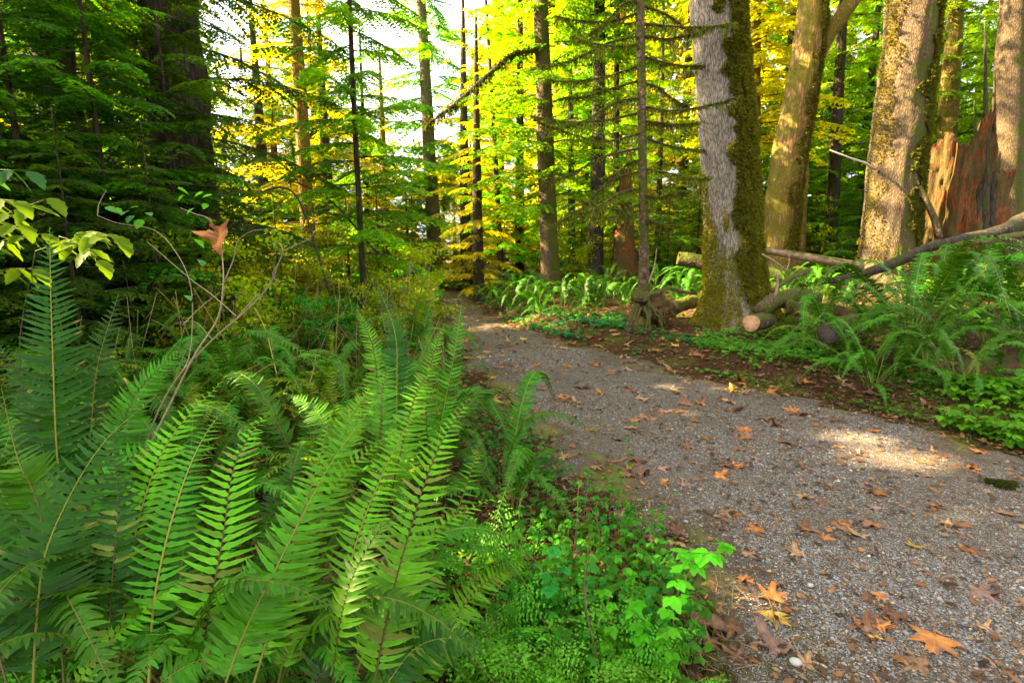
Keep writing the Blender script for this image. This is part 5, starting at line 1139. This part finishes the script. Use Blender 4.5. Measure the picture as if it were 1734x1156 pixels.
n = len(P); leaves(mb, P - [0, 0, .002], np.c_[r.normal(0, .5, (n, 2)), np.ones(n)], r.normal(0, 1, (n, 3)), r.uniform(.008, .03, n), .003, vary((.09, .115, .010), n, .5, r))
tag(mb.build('ground_moss', M_moss, smooth=False), 'soft green moss on the banks and the rim of the path', 'moss', kind='stuff')

# lady ferns at the bottom centre
for k, (px, py, z, sc, face, lab) in enumerate([(780, 1180, 0, .85, 1.2, 'lacy bright green fern at the bottom centre'), (860, 1130, 0, .8, 1.6, 'lacy fern directly right of the long sword fern frond'), (960, 1190, 0, .75, 1.4, 'small lacy fern at the bottom edge left of the bright sprig'),
        (1080, 1140, 0, .75, 1.5, 'light green lacy fern leaning over the gravel rim'), (1130, 1190, 0, .7, 1.0, 'lacy fern under the bright green sprig'), (840, 1010, 0, .7, 1.3, 'yellowish lacy fern lit by the sun behind the sword fern tip'), (900, 1220, 0, .7, 2.0, 'lowest lacy fern cut by the bottom edge')]):
    p = atz(px, py, 0); fern(p[0], p[1], sc * 1.15, 7, lab, 'lady ferns at the bottom of the view', 700 + k, LV, (-1.0, -.25))
# herbs with stems: thin green shoots in front of the gravel
def shoot(px0, py0, pts, lab, col=(.05, .20, .03), s=.03, stemc=(.18, .14, .05), n=9, name='seedling', seed=0, shape=0, tip=True, rad=.002):
    r = np.random.RandomState(seed); b0 = atz(px0, py0, 0); b0[2] = gz(b0[0], b0[1]); C = spline([b0] + [at(a, b_, b0[1] + d) for a, b_, d in pts], 24)
    e = empty(name, b0, lab, 'plant', 'seedlings at the path rim'); mb = MB(); add_tube(mb, C - b0, np.linspace(rad, rad * .5, 24), 5, stemc); mb.build('stem', M_wood, e)
    mb = MB()
    for k in range(n):
        q = C[int(23 * (.25 + .75 * (k + 1) / n))] - b0; trifol(mb, r, q + r.normal(0, s * .4, 3), k * 2.4 + seed, s * r.uniform(.7, 1.2), np.array(col) * r.uniform(.8, 1.2), shape, .1)
    mb.build('foliage', M_lit, e)
shoot(985, 900, [(1000, 780, .02), (1015, 690, .03)], 'tall thin seedling in front of the gravel, left one', seed=1, n=7, s=.022)
shoot(1040, 900, [(1060, 790, .02), (1072, 712, .03)], 'thin seedling with a pair of broad leaves in front of the gravel, right one', seed=2, n=5, s=.03)
shoot(1080, 930, [(1105, 880, .02), (1135, 835, .03)], 'short seedling with a reddish stem at the gravel rim', seed=3, n=5, s=.028, stemc=(.30, .16, .06))
shoot(960, 1010, [(975, 900, .0), (980, 820, .0)], 'leafy seedling behind the lacy ferns', seed=4, n=9, s=.028)
shoot(890, 960, [(880, 860, .0), (905, 790, .0)], 'leafy seedling beside the sword fern tip', seed=5, n=10, s=.028)
shoot(930, 1090, [(925, 1000, 0), (950, 930, 0)], 'round leaved seedling among the lacy ferns', seed=6, n=8, s=.035, shape=2)
shoot(1010, 1100, [(990, 1040, 0), (1000, 960, 0)], 'second round leaved seedling right of the first', seed=7, n=8, s=.032, shape=2)
shoot(1150, 1130, [(1140, 1040, .0), (1155, 990, .0), (1190, 940, .0), (1225, 935, .0)], 'bright lime green sprig of toothed leaves over the gravel', col=(.16, .38, .02), seed=8, n=20, s=.052, rad=.003)
for k, (a, b_, c_, d_) in enumerate([(1080, 1150, 1070, 1010), (1120, 1180, 1130, 1060), (1010, 1140, 1030, 1000), (940, 1060, 925, 930), (1050, 1060, 1065, 960), (870, 1040, 880, 900)]):
    shoot(a, b_, [((a + c_) / 2 + 8, (b_ + d_) / 2, 0), (c_, d_, 0)], ['bright leafy sprig at the bottom edge left of the lime one', 'bright leafy sprig directly under the lime one', 'bright leafy sprig between the round leaved seedlings', 'bright leafy sprig right of the sword fern tip', 'small bright leafy sprig at the gravel rim', 'bright leafy sprig close to the sword fern'][k], col=(.10, .30, .012), seed=20 + k, n=14, s=.034, rad=.002)
shoot(1100, 1100, [(1090, 1040, 0), (1120, 975, 0)], 'dark leaved small seedling left of the lime green sprig', seed=9, n=8, s=.026)
# woody brown stems
for k, (a, b_, c_, lab) in enumerate([((1020, 1150), (990, 1010), (1000, 905), 'dark bare stem among the lacy ferns'), ((1090, 900), (1110, 870), (1140, 838), 'short pale bent twig at the gravel rim'), ((1025, 960), (1010, 880), (1000, 860), 'curved pale twig above the round leaves')]):
    p0 = atz(*a, .02); p1 = at(*b_, p0[1] + .02); p2 = at(*c_, p0[1] + .04); mb = MB(); add_tube(mb, spline([p0, p1, p2], 16), np.linspace(.004, .0018, 16), 6, (.13, .08, .04)); place(mb, 'twig', M_wood, p0, lab, 'twig')

# ------------------------------------------------------------------ bare twig shrub and yellow leaves at the left
D = 2.0
def poly(mb, pts, r0_, r1, col, d0=0): P = spline([at(x, y, D + dd + d0) for x, y, dd in pts], 30); add_tube(mb, P, np.linspace(r0_, r1, 30), 6, col); return P
tw = (.30, .23, .13); base = at(240, 760, D); base[2] = gz(base[0], base[1])
e = empty('bare_shrub', base, 'bare pale twiggy shrub rising out of the ferns and holding the orange leaf', 'shrub')
STEMS = [[(235, 790, 0), (262, 710, 0), (300, 640, 0), (360, 575, 0), (412, 530, .05), (455, 485, .1), (470, 450, .1), (480, 425, .1)], [(240, 780, 0), (290, 680, 0), (330, 600, -.05), (368, 540, -.05), (378, 480, -.05), (376, 430, 0), (372, 405, 0)],
         [(300, 640, 0), (320, 605, .05), (326, 540, .05), (322, 480, .05), (300, 430, .08), (262, 390, .1), (200, 378, .1), (165, 365, .1)], [(480, 425, .1), (500, 415, .12), (522, 405, .12), (535, 385, .12), (528, 360, .12)], [(480, 425, .1), (472, 412, .1), (455, 416, .1)],
         [(400, 540, .05), (430, 505, .05), (440, 495, .05)], [(378, 480, -.05), (395, 440, 0), (402, 410, 0), (425, 392, 0), (455, 388, 0)], [(372, 405, 0), (355, 372, 0), (330, 362, 0), (305, 352, .03)], [(165, 365, .1), (168, 345, .1), (180, 322, .1)],
         [(360, 575, 0), (330, 545, 0), (295, 548, 0)], [(310, 550, 0), (340, 520, 0), (372, 495, 0)], [(400, 535, 0), (360, 500, 0), (320, 470, 0), (250, 410, 0)], [(470, 450, .1), (462, 462, .1), (468, 478, .1)]]
for k, st in enumerate(STEMS):
    mb = MB(); P = poly(mb, st, .0042 if k < 2 else .0022, .0018 if k < 2 else .0010, np.array(tw) * (1 if k % 3 else .7)); mb.V = [v - base for v in mb.V]; mb.build('branch', M_wood, e)
mb = MB(); rl = np.random.RandomState(4)
for px, py in [(180, 350), (195, 352), (215, 358), (235, 350), (240, 372), (300, 318), (312, 330), (345, 325), (350, 345), (330, 352), (250, 360), (330, 405), (315, 500), (340, 440), (225, 365), (360, 330)]:
    put_leaf(mb, at(px, py, D + .1) - base, rl.uniform(0, 6.28), rl.uniform(0, .6), rl.uniform(-.4, .4), rl.uniform(.03, .05), np.array((.10, .24, .07)) * rl.uniform(.7, 1.2), 0)
mb.build('foliage', M_lit, e)
# elder like compound leaves, lit
def compound(mb, p0, p1, s, col, r, n=3):
    C = spline([p0, (p0 + p1) / 2 + [0, 0, .02], p1], 12); add_tube(mb, C, np.linspace(.0025, .001, 12), 5, (.12, .18, .03)); d = nrm(p1 - p0); yaw = math.atan2(d[1], d[0])
    for k in range(n):
        q = C[3 + int(8 * k / n)]
        for sg in (-1, 1): put_leaf(mb, q, yaw + sg * 1.0, r.uniform(.15, .8), sg * r.uniform(-.1, .5), s * r.uniform(.8, 1.1), np.array(col) * r.uniform(.85, 1.15), 1)
    put_leaf(mb, C[-1], yaw, .5, r.uniform(-.3, .3), s * 1.1, np.array(col), 1)
b0 = np.array([-2.6, 2.75, gz(-2.6, 2.75)]); e = empty('elder_shrub', b0, 'yellow green shrub with big compound leaves reaching in at the left edge', 'shrub'); r = np.random.RandomState(6)
sp = [((-40, 395), (85, 335)), ((-60, 350), (30, 340)), ((60, 425), (195, 400)), ((100, 400), (170, 440)), ((-50, 430), (75, 395)), ((-40, 470), (60, 455)), ((-20, 410), (40, 380)), ((-60, 300), (50, 290)), ((130, 395), (200, 405))]
mb = MB()
for k, (a, b_) in enumerate(sp):
    p0 = at(*a, 2.75); p1 = at(*b_, 2.45 + .05 * (k % 3)); compound(mb, p0 - b0, p1 - b0, .115, (.12, .25, .003) if k not in (7,) else (.04, .16, .05), r)
mb.build('foliage', M_lit, e); mb = MB()
for a in ((-40, 395), (-50, 430), (-60, 350), (60, 425)): add_tube(mb, spline([[0, 0, 0], (at(*a, 2.75) - b0) * .6 + [-.1, 0, 0], at(*a, 2.75) - b0], 12), np.linspace(.004, .002, 12), 6, (.06, .06, .02))
mb.build('stem', M_wood, e)
# arching yellow stems in the undergrowth
for k, (a, b_, c_, d_) in enumerate([((370, 675), (420, 640), (470, 610), 3.6), ((385, 640), (420, 625), (440, 615), 3.8), ((470, 640), (450, 560), (430, 520), 3.8), ((520, 660), (530, 630), (535, 600), 3.8), ((210, 640), (230, 670), (245, 690), 2.4), ((560, 500), (500, 330), (420, 330), 8), ((640, 430), (560, 340), (480, 300), 10)]):
    p0, p1, p2 = at(*a, d_), at(*b_, d_), at(*c_, d_); mb = MB(); add_tube(mb, spline([p0, p1, p2], 16), np.linspace(.006, .003, 16) * (1 if d_ < 6 else 3.5), 6, (.34, .27, .05) if d_ < 6 else (.05, .04, .02)); place(mb, 'stalk', M_wood, p0, ['long yellow bent stalk above the near ferns', 'shorter yellow stalk beside the long one', 'yellow upright stalk in the undergrowth', 'small yellow stalk left of the tall upright fern', 'orange brown broken stalk at the left', 'dark arching bough over the left undergrowth', 'dark arching bough behind the first one'][k], 'stalk')

# ------------------------------------------------------------------ tell look-alikes apart by their order from the left
ORD = ['', 'first', 'second', 'third', 'fourth', 'fifth', 'sixth', 'seventh', 'eighth', 'ninth', 'tenth', 'eleventh', 'twelfth', 'thirteenth', 'fourteenth', 'fifteenth', 'sixteenth', 'seventeenth', 'eighteenth', 'nineteenth']
TENS = {2: 'twent', 3: 'thirt', 4: 'fort', 5: 'fift', 6: 'sixt', 7: 'sevent', 8: 'eight', 9: 'ninet'}
def ordn(n): return ORD[n] if n < 20 else TENS[n // 10] + ('ieth' if n % 10 == 0 else 'y-' + ORD[n % 10])
same = {}
for o in COL.objects:
    if o.parent is None and 'label' in o and o.get('kind') is None: same.setdefault(o['label'], []).append(o)
for lab, os_ in same.items():
    if len(os_) > 1:
        os_.sort(key=lambda o: proj(np.array(o.location))[0][0])
        for k, o in enumerate(os_): o['label'] = lab + ', ' + ordn(k + 1) + ' from left'
